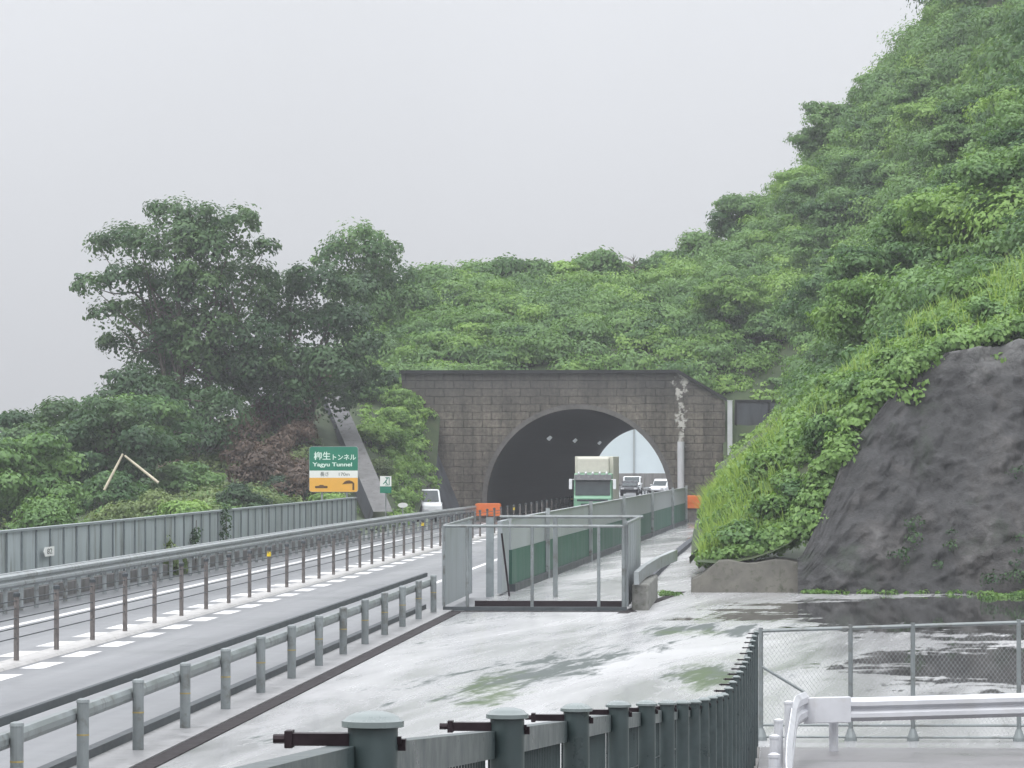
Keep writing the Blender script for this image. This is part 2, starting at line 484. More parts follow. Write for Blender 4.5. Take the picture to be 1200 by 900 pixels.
hb = mixc(n, l, pudm.outputs[0], nC.outputs['Fac'], (0.5, 0.5, 0.5))
bump(n, l, b, hb, 0.02, 0.002)
M['apron'] = m

# masonry of the portal
m, n, l, b = new_mat('portal_masonry')
p = position(n)
sw = n.new('ShaderNodeSeparateXYZ'); l.new(p, sw.inputs[0])
cb = n.new('ShaderNodeCombineXYZ'); l.new(sw.outputs['X'], cb.inputs[0]); l.new(sw.outputs['Z'], cb.inputs[1])
br = n.new('ShaderNodeTexBrick')
br.inputs['Scale'].default_value = 1.0
br.inputs['Brick Width'].default_value = 1.1
br.inputs['Row Height'].default_value = 0.45
br.inputs['Mortar Size'].default_value = 0.03
br.inputs['Mortar Smooth'].default_value = 1.0
br.inputs['Bias'].default_value = -0.1
br.inputs['Color1'].default_value = (0.145, 0.13, 0.108, 1)
br.inputs['Color2'].default_value = (0.175, 0.157, 0.13, 1)
br.inputs['Mortar'].default_value = (0.08, 0.073, 0.062, 1)
wob = nz(n, l, p, 0.9, 3, 0.6)
wv = n.new('ShaderNodeVectorMath'); wv.operation = 'MULTIPLY_ADD'; wv.inputs[1].default_value = (.25, .13, 0); l.new(wob.outputs['Color'], wv.inputs[0]); l.new(cb.outputs[0], wv.inputs[2])
l.new(wv.outputs[0], br.inputs['Vector'])
ta = nz(n, l, p, 0.32, 6, 0.65, 0.3)
tb = nz(n, l, scaled(n, l, p, (1, 1, 0.12)), 1.6, 6, 0.7)
tc = nz(n, l, p, 5.0, 6, 0.7)
sa = ramp(n, [(0.34, 0.55), (0.66, 1.1)]); l.new(ta.outputs['Fac'], sa.inputs[0])
sb = ramp(n, [(0.35, 0.5), (0.65, 1.15)]); l.new(tb.outputs['Fac'], sb.inputs[0])
c = mixc(n, l, 1.0, br.outputs['Color'], sa.outputs[0], 'MULTIPLY')
c = mixc(n, l, 1.0, c, sb.outputs[0], 'MULTIPLY')
tcr = ramp(n, [(0.3, 0.2), (0.7, 0.85)]); l.new(tc.outputs['Fac'], tcr.inputs[0])
c = mixc(n, l, 0.75, c, tcr.outputs[0], 'OVERLAY')
# soot stain under the coping
top = n.new('ShaderNodeMapRange'); top.inputs['From Min'].default_value = 6.6; top.inputs['From Max'].default_value = 8.6
l.new(mth(n, l, 'ADD', sw.outputs['Z'], mth(n, l, 'MULTIPLY', tb.outputs['Fac'], 1.2)), top.inputs['Value'])
c = mixc(n, l, mth(n, l, 'MULTIPLY', top.outputs[0], 0.62), c, (0.05, 0.052, 0.056))
# lime bloom running down the right side
dx = mth(n, l, 'ABSOLUTE', mth(n, l, 'ADD', sw.outputs['X'], mth(n, l, 'MULTIPLY_ADD', sw.outputs['Z'], -0.07)))
dx.node.inputs[2].default_value = 0
q = mth(n, l, 'ADD', sw.outputs['X'], 4.68)
q = mth(n, l, 'ADD', q, mth(n, l, 'MULTIPLY', mth(n, l, 'SUBTRACT', nz(n, l, p, 1.7, 3, 0.6).outputs['Fac'], 0.5), 1.5))
q = mth(n, l, 'ABSOLUTE', q)
lim = ramp(n, [(0.10, 1.0), (0.30, 0.0)]); l.new(q, lim.inputs[0])
tl = nz(n, l, p, 3.2, 3, 0.6)
tlr = ramp(n, [(0.44, 0.0), (0.53, 1.0)]); l.new(tl.outputs['Fac'], tlr.inputs[0])
zr = n.new('ShaderNodeMapRange'); zr.inputs['From Min'].default_value = 3.6; zr.inputs['From Max'].default_value = 5.0
l.new(sw.outputs['Z'], zr.inputs['Value'])
lf = mth(n, l, 'MULTIPLY', mth(n, l, 'MULTIPLY', lim.outputs[0], tlr.outputs[0]), zr.outputs[0])
c = mixc(n, l, lf, c, (0.50, 0.49, 0.46))
l.new(c, b.inputs['Base Color'])
b.inputs['Roughness'].default_value = 0.85
hh = mixc(n, l, 0.4, br.outputs['Fac'], tc.outputs['Fac'])
inv = mth(n, l, 'SUBTRACT', mth(n, l, 'MULTIPLY', tc.outputs['Fac'], 0.8), br.outputs['Fac'])
bump(n, l, b, inv, 0.9, 0.06)
M['masonry'] = m

# sprayed concrete on the cut slope
m, n, l, b = new_mat('sprayed_concrete')
p = position(n)
ta = nz(n, l, p, 0.35, 8, 0.68, 0.5)
tb = nz(n, l, scaled(n, l, p, (1, 1, 0.3)), 0.9, 8, 0.7)
tc = nz(n, l, p, 3.5, 8, 0.75)
c = ramp(n, [(0.34, (0.014, 0.014, 0.0145)), (0.5, (0.036, 0.036, 0.0375)), (0.58, (0.052, 0.049, 0.048)), (0.68, (0.11, 0.109, 0.108))])
l.new(mth(n, l, 'ADD', mth(n, l, 'MULTIPLY', ta.outputs['Fac'], 0.55), mth(n, l, 'MULTIPLY', tb.outputs['Fac'], 0.45)), c.inputs[0])
g = ramp(n, [(0.56, 0.0), (0.66, 1.0)])
l.new(nz(n, l, p, 0.55, 6, 0.65, 0.3).outputs['Fac'], g.inputs[0])
cc = mixc(n, l, mth(n, l, 'MULTIPLY', g.outputs[0], 0.75), c.outputs[0], (0.022, 0.032, 0.02))
tcr = ramp(n, [(0.35, 0.25), (0.65, 0.8)]); l.new(tc.outputs['Fac'], tcr.inputs[0])
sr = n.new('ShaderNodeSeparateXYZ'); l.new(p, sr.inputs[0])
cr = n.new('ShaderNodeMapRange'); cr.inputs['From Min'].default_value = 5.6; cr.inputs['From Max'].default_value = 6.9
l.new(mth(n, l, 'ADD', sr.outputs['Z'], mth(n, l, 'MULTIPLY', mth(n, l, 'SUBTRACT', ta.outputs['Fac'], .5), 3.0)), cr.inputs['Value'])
cc = mixc(n, l, mth(n, l, 'MULTIPLY', cr.outputs[0], .6), cc, (0.19, 0.19, 0.188))  # colour lightens towards the crest, painting in light from above
cc = mixc(n, l, 0.7, cc, tcr.outputs[0], 'OVERLAY')
l.new(cc, b.inputs['Base Color'])
b.inputs['Roughness'].default_value = 0.6
bump(n, l, b, mth(n, l, 'ADD', ta.outputs['Fac'], mth(n, l, 'MULTIPLY', tc.outputs['Fac'], 0.35)), 0.9, 0.25)
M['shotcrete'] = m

# soil under the plants, lot asphalt
m, n, l, b = new_mat('hill_soil')
p = position(n)
ta = nz(n, l, p, 0.8, 8, 0.7)
c = ramp(n, [(0.3, (0.025, 0.045, 0.018)), (0.55, (0.05, 0.075, 0.03)), (0.75, (0.085, 0.08, 0.05))])
l.new(ta.outputs['Fac'], c.inputs[0]); l.new(c.outputs[0], b.inputs['Base Color'])
b.inputs['Roughness'].default_value = 0.9
M['soil'] = m
M['lot'] = simple('lot_asphalt', (0.15, 0.145, 0.15), 0.38, 0.0, 0.3, 0.7)
m, n, l, b = new_mat('road_paint')
t = nz(n, l, position(n), 6.0, 6, 0.7)
c = ramp(n, [(0.36, (0.24, 0.24, 0.25)), (0.52, (0.70, 0.70, 0.70))]); l.new(t.outputs['Fac'], c.inputs[0])
l.new(c.outputs[0], b.inputs['Base Color']); b.inputs['Roughness'].default_value = 0.5
M['paint'] = m

# ------------------------------------------------------------------ terrain
HP = [  # x, y, z of the bare hillside
    # right hill, front part
    (-1.9, 108.4, .8), (0, 108.3, .95), (1.0, 108.6, 1.3), (2.1, 110, 4.0), (3.4, 110.5, 5.5), (4.8, 111, 6.5), (7.2, 111.3, 7.0), (15, 112, 8.2),
    (-1.9, 112, 0.5), (-1.25, 113, 1.7), (-.4, 114, 3.0), (.8, 116, 4.4), (2.4, 117, 5.7), (5, 118, 7.4), (8, 119, 8.6), (14, 120, 10.5),
    (-2.2, 125, .3), (-.9, 125, 2.2), (.8, 125, 4.4), (4.0, 125, 7.1), (7.5, 126, 9.2), (14, 127, 12.5),
    (-2.3, 150, .3), (0, 150, 3.0), (3.6, 155, 7.6), (7, 157, 11.2), (10.4, 160, 14.0), (16, 160, 19),
    (-2.2, 180, .3), (0, 180, 3.4), (3, 195, 8.4), (7, 198, 14), (12, 200, 21), (20, 200, 32),
    (-2.1, 226, .4), (-.6, 227, 3.0), (1.5, 228, 4.6), (5, 229, 9.3), (10, 229, 16), (18, 229, 27),
    # above the portal
    (-21, 231, 7.8), (-18, 231, 8.2), (-11, 231, 8.3), (-5, 231, 8.3), (-2.2, 231, 6.9), (-1.2, 231.5, 6.9), (1.2, 231.5, 7.0), (4, 231.5, 9.0),
    (-22, 250, 12.4), (-14, 250, 13.3), (-6, 250, 13.0), (0, 250, 14.3), (6, 250, 18.5), (14, 250, 28),
    (-30, 280, 7), (-20, 280, 14.2), (-10, 280, 14.2), (-2, 275, 17.0), (3.7, 272, 21.8), (8, 265, 27), (20, 270, 42),
    (-32, 330, 5), (-16, 330, 11), (-2, 330, 17), (8, 330, 27), (20, 330, 40),
    (-32, 372, 4), (-16, 372, 10), (-4, 372, 12), (8, 372, 22), (20, 372, 35),
    # left of the road
    (-19.6, 60, -.1), (-19.6, 100, -.1), (-19.6, 150, 0), (-19.6, 185, .1), (-26, 60, -1), (-26, 100, -1), (-26, 150, .3), (-30, 150, -.3), (-45, 60, -4), (-45, 150, -4),
    (-24, 188, 1.8), (-30, 188, 1.6), (-24.5, 215, 5.0), (-28, 215, 5.2), (-32, 215, 4.2), (-37, 215, 2.2), (-42, 213, .2), (-55, 210, -4),
    (-19.9, 205, .3), (-22, 213, 3.6), (-24, 222, 6.6), (-20.4, 207, .3), (-20.1, 227, 6.0), (-18.6, 214, .3), (-18.3, 227, 3.4), (-17.3, 226, .3), (-19.0, 220, 2.7),
    (-26, 240, 7.6), (-32, 240, 5.5), (-45, 240, 0), (-60, 260, -5), (-45, 300, 1), (-45, 372, 0),
]
_P = np.array(HP, float)
_S = np.array([1.0, 0.55])           # the ground changes slower along the road than across it
def _phi(r): return r
_q = _P[:, :2] * _S
_D = np.sqrt(((_q[:, None] - _q[None]) ** 2).sum(-1))
_n = len(_q)
_A = np.zeros((_n + 3, _n + 3)); _A[:_n, :_n] = _phi(_D) + 0.02 * np.eye(_n) * -1
_A[:_n, _n] = 1; _A[:_n, _n + 1:] = _q; _A[_n, :_n] = 1; _A[_n + 1:, :_n] = _q.T
_wt = np.linalg.solve(_A, np.concatenate([_P[:, 2], [0, 0, 0]]))
def HN(x, y):
    q = np.stack([np.asarray(x, float), np.asarray(y, float)], -1) * _S
    d = np.sqrt(((q[..., None, :] - _q) ** 2).sum(-1))
    return _phi(d) @ _wt[:_n] + _wt[_n] + q @ _wt[_n + 1:]

def rock_top(x):                     # crest of the sprayed-concrete face
    return float(np.interp(x, [1.05, 1.65, 2.35, 3.65, 5.0, 7.4, 12, 17], [.9, 2.3, 3.8, 5.4, 6.35, 6.8, 8.0, 9.0]))
def rock_y(x, z):                    # its slope, leaning back
    return 107.0 + 0.62 * max(z, 0.0)
def H(x, y):
    z = float(HN(x, y))
    if y < 114 and x > 0.9:
        zt = rock_top(x)
        z = min(z, max(0, (y - 107.6) / 0.62)) if y < 107.0 + 0.62 * zt + 0.5 else z
    return z

def terrain(name, xs, ys, keep, parent=None):
    X, Y = np.meshgrid(xs, ys)
    Z = HN(X, Y)
    vid = {}; vv = []; ff = []
    def vert(i, j):
        if (i, j) not in vid:
            x, y = X[j, i], Y[j, i]
            z = H(x, y) if (y < 114 and x > 0.9) else Z[j, i]
            z += 0.25 * noise.noise(Vector((x * .5, y * .5, 0)))
            vid[(i, j)] = len(vv); vv.append((x, y, z))
        return vid[(i, j)]
    for j in range(len(ys) - 1):
        for i in range(len(xs) - 1):
            if keep((xs[i] + xs[i + 1]) / 2, (ys[j] + ys[j + 1]) / 2):
                ff.append((vert(i, j), vert(i + 1, j), vert(i + 1, j + 1), vert(i, j + 1)))
    me = bpy.data.meshes.new(name); me.from_pydata(vv, [], ff)
    me.materials.append(M['soil'])
    me.polygons.foreach_set('use_smooth', [True] * len(me.polygons))
    o = bpy.data.objects.new(name, me); COL.objects.link(o)
    return tag(o, kind='structure')

terrain('hill', np.concatenate([np.arange(-2.3, 12, .5), np.arange(12, 41, 1.5)]), np.concatenate([np.arange(108.3, 130, .6), np.arange(130, 231, 1.5)]), lambda x, y: x > -1.95 or y > 124)
terrain('hill_over_tunnel', np.concatenate([np.arange(-80, -24, 2.0), np.arange(-24, 12, .8), np.arange(12, 41, 1.5)]), np.concatenate([[230.4], np.arange(231.2, 260, 1.0), np.arange(260, 372, 3.0)]), lambda x, y: True)
terrain('verge_hill', np.concatenate([np.arange(-80, -30, 2.0), np.arange(-30, -17.0, .5)]), np.concatenate([np.arange(20, 180, 3.0), np.arange(180, 231, 1.0)]),
        lambda x, y: x < -19.2 or (y > 206 and x < -18.7 - max(0, 214 - y) * .03))

g = MB()
g.quad((-900, -60, -4.9), (900, -60, -4.9), (900, 2500, -4.9), (-900, 2500, -4.9))
tag(g.build('ground', M['soil']), kind='structure')

# ------------------------------------------------------------------ road, apron, path
def strip(x0, x1, y0, y1, z, step=4.0, follow=True):
    mb = MB(); y = y0; prev = None
    ys = list(np.arange(y0, y1, step)) + [y1]
    for y in ys:
        o_ = off(y) if follow else 0
        cur = ((x0 + o_, y, z), (x1 + o_, y, z))
        if prev: mb.quad(prev[0], prev[1], cur[1], cur[0])
        prev = cur
    return mb
tag(strip(-18.9, -5.2, -10, 520, 0.0).build('road', M['asphalt']), kind='structure')
ap = MB(); ap.quad((-7.05, -10, .004), (22, -10, .004), (22, 112, .004), (-7.05, 112, .004))
ap.quad((-7.05, 112, .004), (-1.9, 112, .004), (-1.9, 228.5, .004), (-6.0, 228.5, .004))
tag(ap.build('apron', M['apron']), kind='structure')
# paint: edge lines and the blocks either side of the centre rope
pm = MB()
def paint(x0, x1, y0, y1):
    ys = np.linspace(y0, y1, max(2, int((y1 - y0) / 6) + 1))
    for a, c_ in zip(ys[:-1], ys[1:]):
        pm.quad((x0 + off(a), a, .004), (x1 + off(a), a, .004), (x1 + off(c_), c_, .004), (x0 + off(c_), c_, .004))
paint(-16.2, -16.0, 20, 430)
paint(-9.55, -9.38, 20, 430)
y = 20.0
while y < 250:
    paint(-12.72, -12.3, y, y + 2.2); paint(-13.9, -13.48, y, y + 2.2)
    y += 4.0
tag(pm.build('road_markings', M['paint']), kind='structure')
kb = MB()
kb.sweep([(-13.1 + off(y), y, 0) for y in np.arange(20, 251, 5.0)], [(-.27, .002), (-.22, .05), (.22, .05), (.27, .002)])
tag(kb.build('centre_kerb', M['concrete_pale']), kind='structure')
kb = MB(); kb.span(-8.0, -7.32, 10, 95, -.1, .03)
tag(kb.build('kerb', M['wet_kerb']), kind='structure')
kb = MB(); kb.span(-8.14, -8.004, 10, 95, -.1, .13)
tag(kb.build('asphalt_kerb', M['galv_dark']), kind='structure')
gt = MB()
gt.span(-7.31, -7.06, 10, 93.6, -.1, .016)
gt.box((-2.75, 100.5, -.04), (.25, 15, .11), rz=-R(4))
tag(gt.build('gutter', M['gutter']), kind='structure')
# path edge kerb on the right of the service path
kb = MB(); kb.sweep([(-3.35, 118, 0), (-3.3, 140, 0), (-3.0, 182, 0), (-2.6, 226, 0)], [(-.12, -.05), (-.12, .16), (.12, .16), (.12, -.05)])
tag(kb.build('path_kerb', M['concrete_dark']), kind='structure')

# parking lot ramp on the camera's side, dropping from the platform to the apron
def lot_z(y): return max(0.012, fence_top(y) - 1.42)
def fence_x(y): return 0.0068 * y - 0.4386
def fence_top(y):
    return float(np.interp(y, [0, 2.2, 4.2, 6.2, 8.2, 10.2, 18, 26.4, 34, 40, 51], [3.52, 3.425, 3.335, 3.215, 3.10, 2.985, 2.52, 2.06, 1.80, 1.62, 1.43]))
lm = MB(); prev = None
for y in list(np.arange(-8, 50.1, 2.0)):
    z = lot_z(y) if y < 48 else 0.012
    cur = [(fence_x(y) + .06, y, z), (14, y, z)]
    if prev: lm.quad(prev[0], prev[1], cur[1], cur[0])
    prev = cur
tag(lm.build('parking_lot', M['lot']), kind='structure')
rw = MB(); prev = None
for y in np.arange(-8, 50.1, 2.0):
    z = lot_z(y) - .02 if y < 48 else 0.01
    a, c_ = fence_x(y) - .09, fence_x(y) + .05
    cur = [(a, y, -.2), (a, y, z), (c_, y, z), (c_, y, -.2)]
    if prev:
        for k in range(3): rw.quad(prev[k], prev[k + 1], cur[k + 1], cur[k])
    prev = cur
t = thing('retaining_wall', (fence_x(20), 20, 0), 'low concrete retaining wall under the dark green fence', 'wall')
rw.build('wall_body', M['concrete'], t)

# ------------------------------------------------------------------ tunnel
TY, TX, TZ, TR = 229.0, -10.6, 1.2, 5.25
tun = thing('tunnel', (TX, TY, 0), 'stained stone tunnel portal with round arch cut through the green hill', 'tunnel')
outer = [(-16.9, -.3), (-19.55, 6.1), (-20.6, 7.0), (-20.75, 8.45), (-4.9, 8.45), (-2.2, 6.85), (-2.2, -.3)]
arch = [(TX + TR, -.3)] + [(TX + TR * math.cos(a), TZ + TR * math.sin(a)) for a in np.linspace(0, math.pi, 41)] + [(TX - TR, -.3)]
def facade(y0, y1, name):
    bm = bmesh.new()
    loop = outer + arch              # one closed outline going round the opening
    vs_ = [bm.verts.new((x, y0, z)) for x, z in loop]
    f = bm.faces.new(vs_)
    ex = bmesh.ops.extrude_face_region(bm, geom=[f])
    for v in ex['geom']:
        if isinstance(v, bmesh.types.BMVert): v.co.y = y1
    bmesh.ops.triangulate(bm, faces=bm.faces[:])
    bmesh.ops.recalc_face_normals(bm, faces=bm.faces[:])
    for v in bm.verts: v.co -= tun.location
    me = bpy.data.meshes.new(name); bm.to_mesh(me); bm.free()
    me.materials.append(M['masonry'])
    o = bpy.data.objects.new(name, me); COL.objects.link(o); o.parent = tun
    return o
facade(TY, TY + 1.5, 'facade')
facade(369.0, 370.5, 'exit_facade')
mb = MB()
cop = [(-20.85, 8.45), (-20.85, 8.64), (-4.85, 8.64), (-2.1, 7.02), (-2.1, 6.84), (-4.9, 8.452)]
mb.prism(cop, TY - .18, TY + 1.3)
mb.build('coping', M['coping'], tun)
mb = MB()
for a0, a1 in zip(np.linspace(0, math.pi, 33)[:-1], np.linspace(0, math.pi, 33)[1:]):
    for y0 in (TY - .06,):
        ri, ro = TR - .03, TR + .24
        P4 = [(TX + r * math.cos(a), TZ + r * math.sin(a)) for r, a in ((ri, a0), (ro, a0), (ro, a1), (ri, a1))]
        i = len(mb.v)
        mb.v += [(x, y0, z) for x, z in P4] + [(x, TY + .3, z) for x, z in P4]
        mb.f += [(i, i + 1, i + 2, i + 3), (i + 1, i + 5, i + 6, i + 2), (i + 3, i + 7, i + 4, i)]; mb.mi += [0, 0, 0]
for sx_ in (-1, 1):
    xa, xb = sorted((TX + sx_ * (TR - .03), TX + sx_ * (TR + .24)))
    mb.span(xa, xb, TY - .06, TY + .3, -.2, TZ)
mb.build('arch_ring', M['ring'], tun)
mb = MB(); prev = None
for y in np.linspace(TY + .4, 369.5, 30):
    cur = [(TX + TR, y, -.2)] + [(TX + TR * math.cos(a), y, TZ + TR * math.sin(a)) for a in np.linspace(0, math.pi, 37)] + [(TX - TR, y, -.2)]
    if prev:
        for k in range(len(cur) - 1): mb.quad(prev[k], prev[k + 1], cur[k + 1], cur[k])
    prev = cur
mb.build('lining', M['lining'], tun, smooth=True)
for y in (265, 301, 346):
    mb = MB(); mb.box((-14.15, y, 4.93), (.22, .9, .3), tilt=Matrix.Rotation(R(40), 3, 'Y'))
    f = mb.build('lamp', M['lamp'], tun, bevel=.03)
mb = MB()
mb.span(-2.95, -2.2, TY - .08, TY - .004, -.2, 6.9)
mb.build('pilaster', M['masonry'], tun)
mb = MB()       # sloping wing beside the left bank; its shaded face is coloured darker
for (x0, z0), (x1, z1) in (((-16.9, -.3), (-19.55, 6.1)),):
    i = len(mb.v)
    fa, fb_ = (x0, TY - .004, z0), (x1, TY - .004, z1)
    ma, mb_ = (x0 - 1.0, TY - 2.4, z0), (x1 - .12, TY - .5, z1)
    la, lb_ = (x0 - 1.95, TY - 2.6, z0), (x1 - .3, TY - .6, z1 - .9)
    mb.v += [fa, fb_, mb_, ma, lb_, la, (x0 - 2.2, TY + .5, z0), (x1 - .4, TY + .5, z1)]
    mb.f += [(i, i + 1, i + 2, i + 3), (i + 3, i + 2, i + 4, i + 5), (i + 5, i + 4, i + 7, i + 6)]; mb.mi += [0, 1, 1]
mb.build('wing_wall', [M['concrete_dark'], M['concrete']], tun)
mb = MB(); mb.tube((-4.72, TY - .14, 0), (-4.72, TY - .14, 4.55), .2, n=12)
mb.build('drainpipe', M['white'], tun, smooth=False)

t = thing('white_post', (-1.93, 228.6, .5), 'tall white post at the right edge of the tunnel portal', 'post')
mb = MB(); mb.span(-2.06, -1.78, 228.45, 228.75, -.2, 6.85)
mb.build('shaft', M['white'], t, bevel=.02)
mb = MB(); mb.span(-2.08, -1.76, 228.43, 228.77, 6.852, 6.9)
mb.build('cap', M['white'], t)
t = thing('panel_wall', (0, 230.4, 3), 'dark grey panel wall holding the slope right of the tunnel portal', 'wall')
mb = MB(); mb.span(-1.62, 2.3, 230.1, 230.35, 0, 6.8)
mb.build('panel', M['concrete_dark'], t)
mb = MB(); mb.span(-1.66, 2.3, 230.05, 230.39, 6.802, 6.95)
mb.build('coping', M['coping'], t)
for x in (-1.6, 0.3, 2.2):
    mb = MB(); mb.span(x - .07, x + .07, 230.0, 230.098, 0, 6.8); mb.build('rib', M['coping'], t)

# pale screen standing beyond the exit
t = thing('pale_screen', (-9, 452, 0), 'pale tall screen seen through the far mouth of the tunnel', 'screen')
mb = MB(); mb.span(-26, 12, 452, 452.3, 1.9, 16); mb.build('panel', M['far_pale'], t)
mb = MB(); mb.span(-26, 12, 451.9, 452.3, -.2, 1.898); mb.build('plinth', M['concrete'], t)
for x in (-23.5, -14.6, -5.7, 3.2):
    mb = MB(); mb.span(x - .11, x + .11, 451.8, 451.996, 1.9, 16); mb.build('post', M['wall_grey'], t)

# ------------------------------------------------------------------ noise barrier on the far side
nb = thing('noise_barrier', (-18.5, 100, 0), 'long grey noise barrier of ribbed panels along the far edge of the road', 'noise barrier')
mb = MB(); mb.span(-18.53, -18.47, 20, 181, .35, 1.78); mb.build('panel', M['panel_grey'], nb)
mb = MB(); mb.span(-18.6, -18.4, 20, 181.1, 1.782, 1.84); mb.build('top_rail', M['panel_post'], nb)
mb = MB(); mb.span(-18.7, -18.3, 20, 181.2, -.1, .346); mb.build('plinth', M['concrete'], nb)
pst = MB(); pst.span(-18.46, -18.42, -.04, .04, .346, 1.781)
p0 = None
for y in np.arange(31, 182, 2.0):
    if p0 is None:
        p0 = pst.build('post', M['panel_post'], nb, local=True)
        p0.data.transform(Matrix.Translation((18.5, 0, 0)))
        q = p0
    else:
        q = p0.copy(); COL.objects.link(q)
    q.location = (0, y - 100, 0)

# ------------------------------------------------------------------ far guardrail: W beam in front of the barrier
def wprof(s=1.0, t=.012, h=.35, d=.085):
    f = [(0, 0), (d, .06), (d, .12), (.02, .165), (.02, .185), (d, .23), (d, .29), (0, .35)]
    f = [(a * s, b * h / .35) for a, b in f]
    return f + [(a - t * s * 1.0, b) for a, b in reversed(f)]
fr = thing('guardrail', (-17.3, 100, 0), 'long grey guardrail bending along the far lane below the noise barrier', 'guardrail')
path = [(-17.45 + off(y), y, .58) for y in np.arange(24, 186, 4.0)]
path += [(-17.45 + off(y) + .35 * smooth(186, 226, y), y, .58) for y in np.arange(186, 228, 3.0)]
mb = MB(); mb.sweep(path, wprof(1.0)); mb.build('beam', M['galv'], fr)
mb = MB(); mb.sweep(path, [(-.13, .29), (-.13, .35), (.02, .35), (.02, .29)]); mb.build('top_pipe', M['galv'], fr)
k = 0; p0 = None
for y in np.arange(30, 228, 2.0):
    if p0 is None:
        pm_ = MB(); pm_.tube((0, 0, -.05), (0, 0, .93), .057, n=10); p0 = pm_.build('post', M['galv'], fr, local=True); q = p0
    else: q = p0.copy(); COL.objects.link(q)
    q.location = (-17.53 + off(y) + 17.3 + .35 * smooth(186, 226, y), y - 100, 0)

# ------------------------------------------------------------------ rope barrier down the middle
rb = thing('rope_barrier', (-13.1, 100, 0), 'wire rope barrier of thin brown posts down the middle of the road', 'rope barrier')
p0 = cap0 = None; k = 0
for y in np.arange(29.8, 250, 4.0):
    if p0 is None:
        a = MB(); a.tube((0, 0, 0), (0, 0, 1.2), .048, n=9); p0 = a.build('post', M['rust'], rb, local=True)
        c_ = MB(); c_.lathe((0, 0, 1.17), [(.062, 0), (.062, .06), (.03, .085)], 10); cap0 = c_.build('cap', M['galv_dark'], p0, local=True)
        y0 = MB(); y0.lathe((0, 0, 1.0), [(.055, 0), (.055, .12)], 9); yel = y0.build('reflector', M['yellow'], p0, local=True)
        q = p0
    else:
        q = p0.copy(); COL.objects.link(q)
        c2 = cap0.copy(); COL.objects.link(c2); c2.parent = q
        if k % 12 == 7:
            c3 = yel.copy(); COL.objects.link(c3); c3.parent = q
        if k == 0: pass
    q.location = (off(y), y - 100, 0); k += 1
for z in (.45, .62, .79, .96, 1.1):
    mb = MB(); mb.sweep([(-13.1 + off(y), y, z) for y in np.arange(24, 250, 6.0)], [(-.009, -.009), (.009, -.009), (.009, .009), (-.009, .009)])
    mb.build('rope', M['galv_dark'], rb)
for nm, y0, mat_, lab in (('warning_sheet', 37.5, 'lime', 'faded lime sheet tied between two posts of the rope barrier'), ('notice_sheet', 41.5, 'plain_white', 'white notice sheet with dark lines tied on the rope barrier')):
    t = thing(nm, (-13.04, y0 + 1.8, .7), lab, 'sheet')
    mb = MB(); ys = np.linspace(y0 + .1, y0 + 3.6 if mat_ == 'lime' else y0 + 3.0, 12)
    for a, c_ in zip(ys[:-1], ys[1:]):
        wv = lambda yy: -13.03 + .02 * math.sin(yy * 5)
        for zz0, zz1 in ((.62, .94),):
            mb.quad((wv(a), a, zz0), (wv(c_), c_, zz0), (wv(c_), c_, zz1), (wv(a), a, zz1))
    o = mb.build('cloth', M[mat_], t); sm = o.modifiers.new('thick', 'SOLIDIFY'); sm.thickness = .006
    mb = MB()
    for zz in (.70, .78, .86):
        if mat_ == 'lime': mb.span(-13.005, -12.998, y0 + .7, y0 + 3.0, zz, zz + .018)
        else: mb.span(-13.005, -12.998, y0 + .9, y0 + 2.3, zz, zz + .03)
    mb.build('print', M['letter_grey'] if mat_ != 'lime' else M['leaf_olive'], t)

# ------------------------------------------------------------------ near guardrail
nr = thing('guardrail', (-7.65, 60, 0), 'nearer grey guardrail on round posts beside the concrete apron', 'guardrail')
mb = MB(); mb.span(-8.0, -7.93, 26, 94.5, .80, .90); mb.build('top_rail', M['galv_dark'], nr, bevel=.01)
mb = MB(); mb.sweep([(-7.78, y, .62) for y in np.arange(26, 95, 4.0)], [(-.05, .0), (.03, .0), (.06, .05), (.06, .11), (.03, .16), (-.05, .16)]); mb.build('beam', M['galv_mid'], nr)
p0 = None
for k, y in enumerate(np.arange(32.8, 94, 4.0)):
    if p0 is None:
        a = MB(); a.lathe((0, 0, 0), [(.07, 0), (.07, .85), (.078, .852), (.07, .885), (.03, .9)], 14); p0 = a.build('post', M['galv_mid'], nr, local=True)
        c_ = MB(); c_.lathe((0, 0, .48), [(.0725, 0), (.0725, .018)], 14); band = c_.build('reflector_band', M['old_yellow'], p0, local=True)
        q = p0
    else:
        q = p0.copy(); COL.objects.link(q)
        for ch in (band,):
            c2 = ch.copy(); COL.objects.link(c2); c2.parent = q
    q.location = (0, y - 60, 0)

# ------------------------------------------------------------------ gate pen at the end of the apron
GX0, GX1, GY0, GY1 = -7.55, -3.22, 94.4, 104.0
gp = thing('gate_pen', (-5.4, 99, 0), 'grey steel sliding gate pen with pipe frame across the service path', 'gate')
mb = MB(); mb.span(GX0 - .03, GX0 + .03, GY0, GY1 - .6, .12, 2.0); mb.build('side_panel', M['gate_grey'], gp)
mb = MB()
for y in np.arange(GY0 + .2, GY1 - .3, 1.6):
    mb.span(GX1 - .03, GX1 + .03, y, y + 1.5, .12, 2.04)
mb.build('corrugated_panel', M['gate_grey'], gp)
for y in np.arange(GY0 + .1, GY1 - .2, 1.6):
    mb = MB(); mb.span(GX1 - .08, GX1 - .005, y - .04, y + .06, .05, 2.1); mb.build('panel_rib', M['galv_mid'], gp)
mb = MB()
mb.tube((GX0, GY0, 2.0), (GX1 - .1, GY0, 2.0), .035, n=8)
mb.tube((GX0 + .7, GY1, 2.08), (GX1 + .1, GY1, 2.08), .04, n=8)
mb.tube((GX0, GY0, 2.0), (GX0, GY1, 2.06), .035, n=8)
